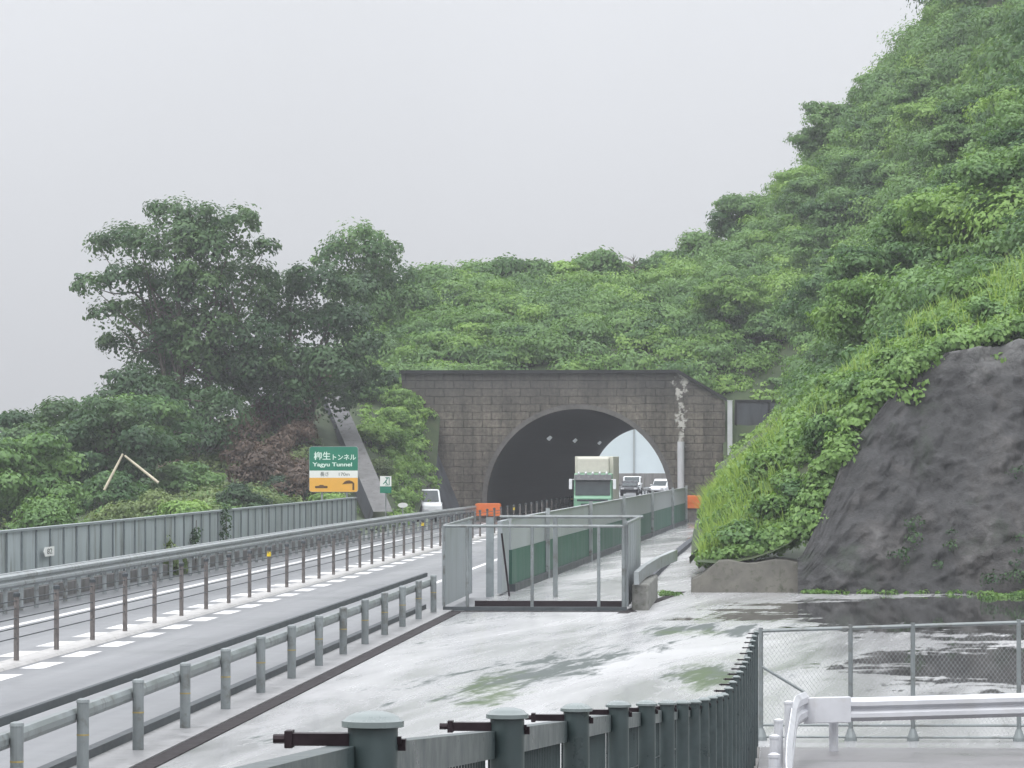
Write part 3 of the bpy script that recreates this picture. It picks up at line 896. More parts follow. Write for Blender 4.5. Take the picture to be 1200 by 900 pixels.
mb.tube((GX1, GY0, 2.06), (GX1, GY1, 2.06), .04, n=8)
mb.build('top_frame', M['galv_mid'], gp)
for x in (-7.53, -6.98, -5.45, -3.88, -3.30):
    mb = MB(); mb.tube((x, GY0, 0), (x, GY0, 2.0), .04 if x > -7 else .03, n=8); mb.build('post', M['galv_mid'], gp)
for x, wd in ((-7.1, .1), (-5.4, .06), (-3.6, .05)):
    mb = MB(); mb.span(x - wd, x + wd, GY1 - .06, GY1 + .06, 0, 2.06); mb.build('rear_post', M['panel_post'] if wd == .1 else M['galv_mid'], gp)
mb = MB(); mb.span(GX0, GX1, GY0 - .1, GY0 + .1, .012, .1); mb.build('rail', M['galv_dark'], gp)
mb = MB(); mb.span(GX0 - .05, GX1 + .25, GY0 - .55, GY0 - .3, -.05, .014); tag(mb.build('gutter', M['gutter']), kind='structure')
mb = MB(); mb.span(GX0 + .6, GX1 - .15, 96.4, 96.55, .01, .17); mb.build('bottom_beam', M['iron'], gp)
mb = MB(); mb.box((-6.72, 104.4, .8), (.05, .05, 1.7), tilt=Matrix.Rotation(R(-7), 3, 'Y')); mb.build('brace', M['iron'], gp)

t = thing('stone_block', (-2.9, 97, 0), 'low rubble stone block with grey rail beside the gate pen', 'wall')
mb = MB(); mb.span(-3.12, -2.72, 94.9, 103, -.05, .62); o = mb.build('stonework', M['stone'], t, bevel=.04)
mb = MB(); mb.sweep([(-3.0, 94.5, .62), (-2.95, 99, .66), (-2.75, 104, .74), (-2.4, 109, .82)], [(-.06, 0), (.06, 0), (.06, .3), (-.06, .3)]); mb.build('rail', M['galv'], t)

# ------------------------------------------------------------------ grey and green wall along the service path
def wx(y): return -6.85 + (y - 108) * (2.5 / 117)
gw = thing('roadside_wall', (wx(165), 165, 0), 'grey and green panel wall running from the gate pen to the tunnel', 'wall')
P0 = [(wx(y), y, 0) for y in np.arange(108, 226, 6.5)]
mb = MB(); mb.sweep(P0, [(-.05, 1.13), (-.05, 1.93), (.05, 1.93), (.05, 1.13)]); mb.build('grey_panel', M['wall_grey'], gw)
mb = MB(); mb.sweep(P0, [(-.07, .2), (-.07, 1.128), (.07, 1.128), (.07, .2)]); mb.build('green_panel', M['wall_green'], gw)
mb = MB(); mb.sweep(P0, [(-.16, -.1), (-.16, .2), (.16, .2), (.16, -.1)]); mb.build('plinth', M['galv_dark'], gw)
mb = MB(); mb.sweep(P0, [(-.07, 1.932), (-.07, 1.98), (.07, 1.98), (.07, 1.932)]); mb.build('top_rail', M['galv'], gw)
mb = MB(); mb.span(wx(105) - .06, wx(105) + .06, 105, 107.9, .05, 1.95); mb.build('end_panel', M['gate_grey'], gw)
for y in (120, 140, 160.5, 184, 205, 222):
    mb = MB(); mb.span(wx(y) + .08, wx(y) + .2, y - .1, y + .1, 0, 2.1); mb.build('post', M['galv'], gw)

# ------------------------------------------------------------------ walls at the foot of the right bank
t = thing('retaining_wall', (-.7, 108, 0), 'low stained concrete wall at the foot of the kudzu bank', 'wall')
mb = MB(); prev = None
for x in np.arange(-1.95, 1.5, .25):
    h_ = (.35 + .47 * smooth(-1.95, -1.1, x)) + .1 * noise.noise(Vector((x * 1.3, 0, 0)))
    cur = [(x, 107.6, -.1), (x, 107.9, h_), (x, 109.2, h_ + .05)]
    if prev:
        mb.quad(prev[0], cur[0], cur[1], prev[1]); mb.quad(prev[1], cur[1], cur[2], prev[2])
    prev = cur
mb.quad((-1.95, 107.6, -.1), (-1.95, 107.9, .35), (-1.95, 109.2, .4), (-1.95, 112, -.1))
mb.build('wall_body', M['mossy_concrete'], t)

mb = MB(); nx, nzv = 110, 60
nx, nzv = 190, 100
xs = np.linspace(.9, 17, nx); grid = []
for i, x in enumerate(xs):
    zt = rock_top(x) + .12
    colm = []
    for k in range(nzv + 3):
        f = min(k, nzv) / nzv
        z = -0.1 + (zt + .1) * f
        y = rock_y(x, z) - .12
        nv = noise.fractal(Vector((x * .45, z * .45, 1.7)), 1.0, 2.0, 6)
        nw = noise.fractal(Vector((x * 1.6, z * 1.6, 5.1)), 1.0, 2.0, 4)
        fade = min(1, f * 4 + .4)
        n3 = noise.fractal(Vector((x * 4.2, z * 4.2, 9.3)), 1.0, 2.0, 4)
        y -= .45 * nv * fade + .16 * nw + .07 * n3
        z += .12 * nw * f
        if k > nzv: y += (k - nzv) * .6; z -= (k - nzv) * .12
        colm.append((x + .1 * nw * (1 if 0 < i else 0), y, z))
    grid.append(colm)
for i in range(nx - 1):
    for k in range(nzv + 2):
        mb.quad(grid[i][k], grid[i + 1][k], grid[i + 1][k + 1], grid[i][k + 1])
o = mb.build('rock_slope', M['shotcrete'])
bm = bmesh.new(); bm.from_mesh(o.data); bmesh.ops.remove_doubles(bm, verts=bm.verts, dist=1e-5); bmesh.ops.recalc_face_normals(bm, faces=bm.faces); bm.to_mesh(o.data); bm.free()
o.data.polygons.foreach_set('use_smooth', [True] * len(o.data.polygons))
tag(o, kind='structure')

# drain chute down the left slope
t = thing('drain_chute', (-21, 213, 0), 'grey concrete drain chute running down the slope behind the tunnel sign', 'drain')
mb = MB(); A_, B_ = W(449, 606, 204), W(391, 470, 222)
pts = [A_.lerp(B_, f) for f in np.linspace(0, 1, 9)]
w0 = .5
for a, c_ in zip(pts[:-1], pts[1:]):
    a = a + Vector((0, 0, .28)); c_ = c_ + Vector((0, 0, .28))
    mb.quad(a + Vector((-w0, 0, 0)), a + Vector((w0, 0, 0)), c_ + Vector((w0, 0, 0)), c_ + Vector((-w0, 0, 0)))
mb.build('channel', M['chute'], t)
mb = MB()
for a, c_ in zip(pts[:-1], pts[1:]):
    a = a + Vector((w0, 0, .28)); c_ = c_ + Vector((w0, 0, .28))
    mb.quad(a, a + Vector((.35, 0, -.9)), c_ + Vector((.35, 0, -.9)), c_)
    mb.quad(a + Vector((-2 * w0, 0, 0)), a + Vector((-2 * w0 - .2, 0, -.9)), c_ + Vector((-2 * w0 - .2, 0, -.9)), c_ + Vector((-2 * w0, 0, 0)))
mb.build('side_wall', M['concrete_dark'], t)

# ------------------------------------------------------------------ signs
def text(name, body, size, mat_, parent, loc, width=None, bold=0.0):
    cu = bpy.data.curves.new(name, 'FONT'); cu.body = body; cu.size = size
    cu.align_x = 'CENTER'; cu.align_y = 'CENTER'; cu.extrude = .004; cu.offset = bold
    to = bpy.data.objects.new(name, cu); COL.objects.link(to)
    bpy.context.view_layer.update()
    dg = bpy.context.evaluated_depsgraph_get()
    me = bpy.data.meshes.new_from_object(to.evaluated_get(dg))
    bpy.data.objects.remove(to)
    if width and len(me.vertices):
        xs_ = [v.co.x for v in me.vertices]; w = max(xs_) - min(xs_)
        me.transform(Matrix.Diagonal((width / w, 1, 1, 1)))
    me.transform(Matrix.Rotation(R(90), 4, 'X'))
    me.materials.clear(); me.materials.append(mat_)
    o = bpy.data.objects.new(name, me); COL.objects.link(o); o.parent = parent; o.location = loc
    return o

def round_rect(x0, x1, z0, z1, r, corners=(1, 1, 1, 1)):
    P_ = []
    for (cx, cz, a0, on) in ((x1 - r, z1 - r, 0, corners[0]), (x0 + r, z1 - r, 90, corners[1]), (x0 + r, z0 + r, 180, corners[2]), (x1 - r, z0 + r, 270, corners[3])):
        if on:
            P_ += [(cx + r * math.cos(R(a0 + k * 18)), cz + r * math.sin(R(a0 + k * 18))) for k in range(6)]
        else:
            P_.append((x1 if a0 in (0, 270) else x0, z1 if a0 < 180 else z0))
    return P_
SY = 186.0
c0 = W(391, 550, SY); s_ = FPX / SY
sg = thing('tunnel_sign', (c0.x, SY, 0), 'green white and orange tunnel name sign above the noise barrier end', 'sign')
def zz(py): return EYE + (537 - py) / s_
hw = 29.0 / s_
mb = MB(); mb.prism(round_rect(-hw, hw, zz(577), zz(523), .12), -.02, .03); mb.build('backing', M['galv'], sg, local=True)
mb = MB(); mb.prism(round_rect(-hw + .02, hw - .02, zz(551.5), zz(523.6), .11, (1, 1, 0, 0)), -.026, -.021); mb.build('green_field', M['sign_green'], sg, local=True)
mb = MB(); mb.prism([(-hw + .02, zz(560)), (hw - .02, zz(560)), (hw - .02, zz(551.5)), (-hw + .02, zz(551.5))], -.026, -.021); mb.build('white_strip', M['plain_white'], sg, local=True)
mb = MB(); mb.prism(round_rect(-hw + .02, hw - .02, zz(576.5), zz(560), .11, (0, 0, 1, 1)), -.026, -.021); mb.build('orange_field', M['sign_orange'], sg, local=True)
text('lettering', '柳生', .40, M['sign_letter'], sg, (-.53, -.032, zz(535)), width=.78, bold=.006)
text('lettering', 'トンネル', .30, M['sign_letter'], sg, (.46, -.032, zz(536.3)), width=1.08, bold=.005)
text('lettering', 'Yagyu Tunnel', .25, M['sign_letter'], sg, (-.05, -.032, zz(544.5)), width=1.85, bold=.006)
text('lettering', '長さ', .22, M['letter_grey'], sg, (-.42, -.032, zz(556)), width=.4)
text('lettering', '170m', .22, M['letter_grey'], sg, (.48, -.032, zz(556)), width=.5)
mb = MB()
mb.prism(round_rect(-.87, -.28, zz(572.2), zz(569.6), .04), -.031, -.0265)
mb.prism([(-.72, zz(569.62)), (-.42, zz(569.62)), (-.5, zz(568.4)), (-.64, zz(568.4))], -.0305, -.0265)
mb.build('car_mark', M['sign_brown'], sg, local=True)
mb = MB()
mb.prism([(.40, zz(567.8)), (.62, zz(567)), (.76, zz(566.8)), (.88, zz(566.8)), (.88, zz(574.5)), (.97, zz(574.5)), (.97, zz(566.5)), (.88, zz(564.2)), (.74, zz(563.0)), (.60, zz(563.4)), (.5, zz(564.8))], -.031, -.0265)
mb.build('hook_mark', M['sign_brown'], sg, local=True)
for x in (-.55, .62):
    mb = MB(); mb.tube((x, .06, -.1), (x, .06, zz(550)), .05, n=10); mb.build('post', M['galv'], sg, local=True)

EY = 203.0
c0 = W(452, 568, EY); s_ = FPX / EY
gz = H(c0.x, EY)
t = thing('exit_sign', (c0.x, EY, 0), 'small white and green emergency exit sign on a post left of the portal', 'sign')
z0_, z1_ = EYE + (537 - 578) / s_, EYE + (537 - 558) / s_
zm = EYE + (537 - 570) / s_
mb = MB(); mb.span(-.29, .29, -.02, .02, zm, z1_); mb.build('white_panel', M['plain_white'], t, local=True)
mb = MB(); mb.span(-.29, .29, -.02, .02, z0_, zm - .004); mb.build('green_panel', M['sign_green'], t, local=True)
mb = MB()   # running figure and door
mb.prism([(-.02, zm + .05), (.2, zm + .05), (.2, z1_ - .06), (-.02, z1_ - .06), (-.02, z1_ - .1), (.16, z1_ - .1), (.16, zm + .08), (-.02, zm + .08)], -.027, -.0205)
mb.prism([(-.0, z1_ - .2), (.09, z1_ - .15), (.03, zm + .22), (.12, zm + .1), (.07, zm + .09), (-.01, zm + .19), (-.12, zm + .1), (-.14, zm + .13), (-.03, zm + .25)], -.029, -.0212)
mb.lathe((.07, -.024, z1_ - .15), [(.035, 0), (.035, .05)], 8)
mb.build('running_figure', M['sign_green'], t, local=True)
mb = MB(); mb.tube((0, .04, min(gz, .5) - .3), (0, .04, z1_ - .05), .035, n=8); mb.build('post', M['galv'], t, local=True)

c0 = W(472, 592, 208); s_ = FPX / 208
t = thing('marker_disc', (c0.x, 208, 0), 'small white oval marker on a thin post by the far guardrail', 'sign')
mb = MB(); mb.prism([(.26 * math.cos(a), c0.z + .13 * math.sin(a)) for a in np.linspace(0, 2 * math.pi, 25)[:-1]], -.02, .02); mb.build('disc', M['plain_white'], t, local=True)
mb = MB(); mb.tube((0, .04, 0), (0, .04, c0.z), .03, n=8); mb.build('post', M['galv'], t, local=True)

KY = 18.37 * FPX / (895 - 48)
t = thing('kilometre_sign', (-18.36, KY, 0), 'small white kilometre plate with pointed end fixed to the noise barrier', 'sign')
zc = EYE + (537 - 647.5) * KY / FPX
mb = MB(); mb.prism_x([(KY - .5, zc), (KY - .32, zc - .12), (KY + 1.0, zc - .12), (KY + 1.0, zc + .12), (KY - .32, zc + .12)], -18.345, -18.33); mb.build('plate', M['plain_white'], t)
o = text('lettering', '82', .2, M['letter_grey'], t, (.036, .3, zc), width=.7); o.rotation_euler = (0, 0, R(90))

# orange cushion drums by the portal
for px, yy, sc_, lab in ((572, 226.5, 1.0, 'orange crash cushion at the left foot of the tunnel arch'), (811, 226.0, .75, 'orange crash cushion at the right foot of the tunnel beside the green wall')):
    x = (px - 895) / FPX * yy
    t = thing('crash_cushion', (x, yy, 0), lab, 'crash cushion')
    zt = 1.05 if sc_ == 1 else 1.5
    mb = MB(); mb.prism(round_rect(-.72 * sc_, .72 * sc_, zt - .72, zt, .12), -.45, .45); mb.build('drum', M['orange'], t, local=True, bevel=.03)
    mb = MB(); mb.span(-.5 * sc_, .5 * sc_, -.35, .35, 0, zt - .722); mb.build('stand', M['rust'], t, local=True)
    mb = MB(); mb.span(-.68 * sc_, .68 * sc_, -.462, -.452, zt - .42, zt - .3); mb.build('stripe', M['orange'], t, local=True)

# ------------------------------------------------------------------ vehicles
def wheel(parent, x, y, r, w=.22):
    mb = MB(); mb.tube((x - w / 2, y, r), (x + w / 2, y, r), r, n=18); tyre = mb.build('wheel', M['black'], parent, local=True)
    mb = MB(); mb.tube((x - w / 2 - .01, y, r), (x + w / 2 + .01, y, r), r * .55, n=14); mb.build('rim', M['galv'], tyre, local=True)
tk = thing('truck', (-9.25, 217, 0), 'pale green truck with cream cargo box coming out of the tunnel', 'truck')
tk.scale = (.84, 1, 1)
mb = MB(); mb.prism_x([(0, .55), (-.04, 1.45), (.12, 1.6), (.3, 2.62), (.55, 2.78), (2.0, 2.78), (2.0, .55)], -1.22, 1.22); mb.build('cab', M['truck_green'], tk, local=True, bevel=.06)
mb = MB(); mb.prism_x([(.07, 1.58), (.085, 1.66), (.26, 2.56), (.32, 2.6), (.32, 1.58)], -1.12, 1.12); mb.build('windscreen', M['glass'], tk, local=True)
mb = MB(); mb.prism_x([(-.02, 2.42), (.2, 2.72), (.3, 2.72), (.28, 2.42)], -1.2, 1.2); mb.build('sun_visor', M['car_dark'], tk, local=True)
for k in range(5):
    mb = MB(); mb.lathe((-.9 + .45 * k, .25, 2.72), [(.075, 0), (.09, .08), (.05, .16)], 10); mb.build('marker_lamp', M['headlight'], tk, local=True)
mb = MB(); mb.box((0, 1.15, 3.2), (2.1, 1.2, .9)); mb.build('roof_deflector', M['cream'], tk, local=True, bevel=.1)
mb = MB(); mb.span(-1.25, 1.25, 2.1, 10.5, .95, 3.7); mb.build('cargo_box', M['cream'], tk, local=True, bevel=.03)
mb = MB(); mb.span(-.55, .55, 1.99, 2.098, 3.25, 3.42); mb.build('box_vent', M['concrete'], tk, local=True)
mb = MB(); mb.span(-1.0, 1.0, -.06, -.02, 1.28, 1.38); mb.span(-.75, .75, -.065, -.02, .95, 1.15); mb.build('grille', M['car_dark'], tk, local=True)
mb = MB(); mb.span(-1.22, 1.22, -.16, .1, .38, .7); mb.build('bumper', M['cream'], tk, local=True, bevel=.04)
for sx_ in (-1, 1):
    mb = MB(); mb.span(sx_ * .95 - .17, sx_ * .95 + .17, -.17, -.12, .48, .64); mb.build('headlight', M['headlight'], tk, local=True)
    mb = MB(); mb.box((sx_ * 1.42, -.05, 2.2), (.2, .1, .55)); mb.tube((sx_ * 1.2, .05, 2.45), (sx_ * 1.42, -.03, 2.42), .025, n=6); mb.build('mirror', M['car_white'], tk, local=True, bevel=.03)
    wheel(tk, sx_ * 1.05, .95, .5, .28); wheel(tk, sx_ * 1.05, 8.2, .5, .4)

def car(name, loc, rz, label, cat, paint_, L=4.3, Wd=1.7, Hh=1.45, van=False):
    t = thing(name, loc, label, cat); t.rotation_euler = (0, 0, rz)
    h = Wd / 2
    if van: body = [(-L / 2, .3), (-L / 2, .95), (-L / 2 + .5, 1.1), (-L / 2 + 1.1, Hh), (L / 2 - .1, Hh), (L / 2, 1.0), (L / 2, .3)]
    else: body = [(-L / 2, .3), (-L / 2 - .02, .62), (-L / 2 + .15, .78), (-L / 2 + 1.1, .92), (L / 2 - .35, .95), (L / 2, .85), (L / 2, .3)]
    mb = MB(); mb.prism_x(body, -h, h); mb.build('body', paint_, t, local=True, bevel=.08)
    if not van:
        mb = MB(); mb.prism_x([(-L / 2 + .95, .9), (-L / 2 + 1.65, Hh), (L / 2 - 1.1, Hh), (L / 2 - .3, .92)], -h + .12, h - .12); mb.build('cabin', paint_, t, local=True, bevel=.08)
        mb = MB(); mb.prism_x([(-L / 2 + .98, .97), (-L / 2 + 1.58, Hh - .08), (-L / 2 + 1.7, Hh - .08), (-L / 2 + 1.2, .97)], -h + .2, h - .2); mb.build('windscreen', M['glass'], t, local=True)
        wl_ = (-L / 2 + 1.5, L / 2 - .7, .98, Hh - .1)
    else:
        mb = MB(); mb.prism_x([(-L / 2 + .5, 1.13), (-L / 2 + 1.02, Hh - .08), (-L / 2 + 1.2, Hh - .08), (-L / 2 + .8, 1.13)], -h + .12, h - .12)
        for v in range(len(mb.v)):
            x_, y_, z_ = mb.v[v]; mb.v[v] = (x_, y_ - .03, z_ + .02)
        mb.build('windscreen', M['glass'], t, local=True)
        wl_ = (-L / 2 + 1.25, L / 2 - .35, 1.1, Hh - .15)
    for sx_ in (-1, 1):
        xo = sx_ * (h - (.12 if not van else 0))
        mb = MB(); mb.span(xo - .015, xo + .015, wl_[0], wl_[1], wl_[2], wl_[3]); mb.build('side_window', M['glass'], t, local=True)
        mb = MB(); mb.span(sx_ * (h - .22) - .16, sx_ * (h - .22) + .16, -L / 2 - .04, -L / 2 + .05, .62, .76); mb.build('headlight', M['headlight'], t, local=True, bevel=.02)
        mb = MB(); mb.box((sx_ * (h + .1), -L / 2 + 1.3, 1.02), (.18, .1, .13)); mb.build('mirror', paint_, t, local=True, bevel=.03)
        wheel(t, sx_ * (h - .1), -L / 2 + .8, .31, .2); wheel(t, sx_ * (h - .1), L / 2 - .8, .31, .2)
    mb = MB(); mb.span(-h, h, -L / 2 - .06, -L / 2 + .02, .32, .5); mb.build('bumper', M['black'], t, local=True)
    return t
car('dark_car', (W(738, 575, 385).x, 385, 0), 0, 'dark car following behind the truck beyond the tunnel', 'car', M['car_dark'])
car('white_van', (W(741, 560, 410).x, 410, 0), 0, 'white van behind the dark car in the far mouth of the tunnel', 'van', M['car_white'], 4.4, 1.75, 1.75, True)
car('white_car', (W(777, 570, 388).x, 388, 0), R(-18), 'white car at the right edge of the far tunnel mouth', 'car', M['car_white'], 4.2, 1.7, 1.6)
kx = W(496, 590, 216).x
car('parked_van', (kx, 219, .1), R(14), 'small white van parked behind the far guardrail left of the portal', 'van', M['car_white'], 3.0, 1.15, 1.8, True)
fb = thing('guardrail', (-10.5, 390, 0), 'dark guardrail beyond the far mouth of the tunnel', 'guardrail')
mb = MB(); mb.sweep([(-11.3, 374, .5), (-10.9, 395, .5), (-10.2, 420, .5)], wprof(1.0)); mb.build('beam', M['car_dark'], fb)
for y in np.arange(374, 420, 6.0):
    x_ = float(np.interp(y, [374, 395, 420], [-11.36, -10.96, -10.26]))
    mb = MB(); mb.tube((x_, y, 0), (x_, y, .85), .06, n=8); mb.build('post', M['galv_dark'], fb)

# ------------------------------------------------------------------ dark green fence by the camera
ff = thing('mesh_fence', (fence_x(25), 25, 0), 'dark green mesh fence with round capped posts receding from the viewer', 'fence')
FY = [2.2 + 2.0 * k for k in range(25)]
pm0 = None
for y in FY:
    zt = fence_top(y)
    a = MB(); a.lathe((fence_x(y), y, 0), [(.0265, zt - 1.5), (.0265, zt - .016)], 20)
    q = a.build('post', M['fence_green'], ff, smooth=True)
    a = MB(); a.lathe((fence_x(y), y, zt), [(.0322, -.017), (.033, -.0165), (.033, -.0105), (.0305, -.0098), (.0265, -.0058), (.021, -.0030), (.0135, -.001), (.004, 0)], 24)
    c_ = a.build('cap', M['cap'], q, smooth=True)
    if pm0 is None:
        a = MB()
        a.box((-.055, .0, -.030), (.062, .022, .013)); a.tube((-.088, .0, -.030), (-.105, .0, -.030), .005, n=8)
        a.box((-.088, .0, -.030), (.008, .026, .018)); a.box((.0285, .006, -.036), (.012, .012, .012)); a.box((0, .0, -.031), (.06, .008, .008))
        pm0 = a.build('clamp', M['iron'], q, local=True); cl = pm0
    else:
        cl = pm0.copy(); COL.objects.link(cl); cl.parent = q
    cl.location = (fence_x(y) - fence_x(25), y - 25, zt)
mb = MB(); mb2 = MB(); mb3 = MB()
for y0, y1 in zip(FY[:-1], FY[1:]):
    for dz, hh, wd, dst in ((-.037, .042, .03, mb), (-1.38, .04, .03, mb3)):
        a = Vector((fence_x(y0) - .032, y0 - .0, fence_top(y0) + dz)); c_ = Vector((fence_x(y1) - .032, y1 + .0, fence_top(y1) + dz))
        dst.sweep([a, c_], [(-wd / 2, -hh), (-wd / 2, 0), (wd / 2, 0), (wd / 2, -hh)])
    nn = 40
    for k in range(1, nn):
        f = k / nn; y = y0 + (y1 - y0) * f; z = fence_top(y0) * (1 - f) + fence_top(y1) * f
        mb2.span(fence_x(y) - .0338, fence_x(y) - .0302, y - .0018, y + .0018, z - 1.38, z - .07)
    for dz in np.arange(-.2, -1.3, -.12):
        a = Vector((fence_x(y0) - .032, y0, fence_top(y0) + dz)); c_ = Vector((fence_x(y1) - .032, y1, fence_top(y1) + dz))
        mb2.sweep([a, c_], [(-.0018, -.0018), (-.0018, .0018), (.0018, .0018), (.0018, -.0018)])
mb.build('top_rail', M['fence_green'], ff); mb3.build('bottom_rail', M['fence_green'], ff)
mb2.build('wire_mesh', M['fence_green'], ff)

# ------------------------------------------------------------------ chain-link fence beyond the white guardrail
CY = 51.3
cf = thing('chain_link_fence', (3, CY, 0), 'thin grey chain link fence in front of the puddles', 'fence')
X_A, X_B = fence_x(CY) + .05, 9.0
def cz(x): return 1.40 + .035 * x
for x in (X_A, 1.1, 1.89, 3.23, 5.1, 7.0, 8.9):
    mb = MB(); mb.tube((x, CY, 0), (x, CY, cz(x) + .04), .03, n=10); q = mb.build('post', M['galv_mid'], cf)
    mb = MB(); mb.lathe((x, CY, 0), [(.08, 0), (.075, .05), (.035, .16)], 10); mb.build('foot', M['galv_mid'], q)
mb = MB()
mb.tube((X_A, CY, cz(X_A)), (X_B, CY, cz(X_B)), .024, n=8)
mb.build('top_rail', M['galv_mid'], cf)
mb = MB(); mb.tube((X_A, CY, .20), (X_B, CY, .22), .018, n=8); mb.build('middle_rail', M['galv_mid'], cf)
mb = MB(); mb.tube((X_A, CY, .05), (X_B, CY, .06), .016, n=8)
mb.build('bottom_rail', M['galv_mid'], cf)
mb = MB(); mb.tube((X_A, CY - .01, .95), (X_A + .55, CY - .01, .62), .02, n=6); mb.build('brace', M['galv_mid'], cf)
mb = MB(); w_ = .0013; x = X_A - 1.4
while x < X_B:
    for sgn in (1, -1):
        za, zb = .1, 1.38
        xa, xb = (x, x + (zb - za) * .75) if sgn > 0 else (x + (zb - za) * .75, x)
        def clip(xa, xb):
            t0, t1 = 0.0, 1.0
            d = xb - xa
            for lim, s2 in ((X_A, 1), (X_B, -1)):
                tt = (lim - xa) / d
                if (s2 * d) > 0: t0 = max(t0, tt)
                else: t1 = min(t1, tt)
            return t0, t1
        t0, t1 = clip(xa, xb)
        if t1 > t0 + .01:
            A1 = Vector((xa + (xb - xa) * t0, CY + .004 * sgn, za + (zb - za) * t0)); B1 = Vector((xa + (xb - xa) * t1, CY + .004 * sgn, za + (zb - za) * t1))
            mb.tube(A1, B1, w_, n=3, caps=False)
    x += .056
mb.build('chain_mesh', M['galv'], cf)

# ------------------------------------------------------------------ white guardrail of the lot
wg = thing('white_guardrail', (2, 49.2, 0), 'white guardrail with curved end beside the chain link fence', 'guardrail')
WY = 49.2
z0w = .39
path = [(9, WY + .9, z0w + .17), (4.5, WY + .4, z0w + .08), (1.2, WY, z0w), (.98, WY - .01, z0w), (.62, WY - .05, z0w)]
pathr = list(reversed(path))
mb = MB(); mb.sweep(pathr[1:], wprof(1.0, .012, .29, .08)); mb.build('beam', M['white'], wg)
mb = MB()
mb.sweep([(.50, WY - .02, z0w - .03), (.62, WY - .05, z0w - .02), (1.05, WY - .0, z0w - .012)], [(-.01, 0), (.088, 0), (.088, .315), (-.01, .315)]); mb.build('end_plate', M['white'], wg, bevel=.01)
curve_pts = [(.50, WY - .02), (.43, WY - .5), (.37, 47.6), (.32, 45.5), (.26, 41), (.21, 37), (.18, 33), (.165, 28)]
mb = MB(); mb.sweep([(x, y, (z0w if y > 48 else lot_z(y) + .36)) for x, y in curve_pts], [(-.006, 0), (-.05, .06), (-.05, .13), (-.012, .16), (-.012, .2), (-.05, .23), (-.05, .3), (-.006, .36), (.006, .36), (.006, 0)]); mb.build('return_beam', M['white'], wg)
for x, y in ((.85, WY + .15), (3.6, WY + .45), (5.6, WY + .65), (7.6, WY + .9)):
    mb = MB(); mb.lathe((x, y, lot_z(y) if y < 48 else 0), [(.058, 0), (.058, .62)], 12); mb.build('post', M['white'], wg)
for x, y in ((.27, 44.5), (.145, 40.3), (.095, 36.3), (.08, 32.3)):
    mb = MB(); mb.lathe((x, y, lot_z(y)), [(.045, 0), (.045, .76), (.051, .762), (.051, .785), (.02, .80)], 12); mb.build('post', M['white'], wg)

# ------------------------------------------------------------------ plants
nrng = np.random.default_rng(11)
def leaves(name, C_, N_, S_, T_, mats, parent=None, aspect=.62):
    """many single leaves: C_ centres, N_ normals, S_ lengths, T_ tints."""
    n_ = len(C_)
    N_ = N_ / np.linalg.norm(N_, axis=1, keepdims=True)
    rd = nrng.normal(size=(n_, 3))
    rd[:, 2] -= 0.5
    U = rd - (rd * N_).sum(1, keepdims=True) * N_
    U /= np.linalg.norm(U, axis=1, keepdims=True)
    V = np.cross(N_, U)
    L = S_[:, None] * .5; Wd = L * aspect
    droop = N_ * L * .35
    vtx = np.empty((n_, 4, 3), np.float32)
    vtx[:, 0] = C_ - U * L
    vtx[:, 1] = C_ + V * Wd + N_ * L * .12
    vtx[:, 2] = C_ + U * L - droop
    vtx[:, 3] = C_ - V * Wd + N_ * L * .12
    me = bpy.data.meshes.new(name)
    me.vertices.add(n_ * 4); me.vertices.foreach_set('co', vtx.ravel())
    me.loops.add(n_ * 4); me.loops.foreach_set('vertex_index', np.arange(n_ * 4, dtype=np.int32))
    me.polygons.add(n_); me.polygons.foreach_set('loop_start', np.arange(0, n_ * 4, 4, dtype=np.int32))
    me.polygons.foreach_set('loop_total', np.full(n_, 4, np.int32))
    at = me.attributes.new('tint', 'FLOAT', 'FACE'); at.data.foreach_set('value', np.clip(T_, 0, 1).astype(np.float32))
    me.materials.append(mats)
    me.update(calc_edges=True)
    o = bpy.data.objects.new(name, me); COL.objects.link(o)
    if parent is not None: o.parent = parent
    return o

def lobe_leaves(lobes, per_m2, size, tint_spread=.13):
    """leaf positions on a set of lobes: (x, y, z, radius, flatness)."""
    Cs, Ns, Ss, Ts = [], [], [], []
    for (x, y, z, r, fl) in lobes:
        k = max(12, int(per_m2 * 4 * math.pi * r * r * .62))
        d = nrng.normal(size=(k, 3)); d /= np.linalg.norm(d, axis=1, keepdims=True)
        d[:, 2] = np.where((d[:, 2] < -.25) & (nrng.random(k) < .75), -d[:, 2], d[:, 2])
        rad = r * (1 - .38 * nrng.random(k) ** 2 + .10 * nrng.normal(size=k))
        # ragged outline: each lobe has tongues of its own
        ph = nrng.random(3) * 6
        rad *= 1 + .16 * np.sin(3 * np.arctan2(d[:, 1], d[:, 0]) + ph[0]) + .13 * np.sin(7 * d[:, 2] + ph[1]) * np.cos(4 * d[:, 0] + ph[2])
        p = d * rad[:, None]; p[:, 2] *= fl
        Cs.append(p + np.array([x, y, z]))
        Ns.append(d * 1.0 + np.array([0, 0, .35]) + nrng.normal(size=(k, 3)) * .25)
        Ss.append(size * (.6 + .8 * nrng.random(k)))
        Ts.append(.5 + nrng.normal() * .25 + nrng.normal(size=k) * tint_spread)
    return np.concatenate(Cs), np.concatenate(Ns), np.concatenate(Ss), np.concatenate(Ts)

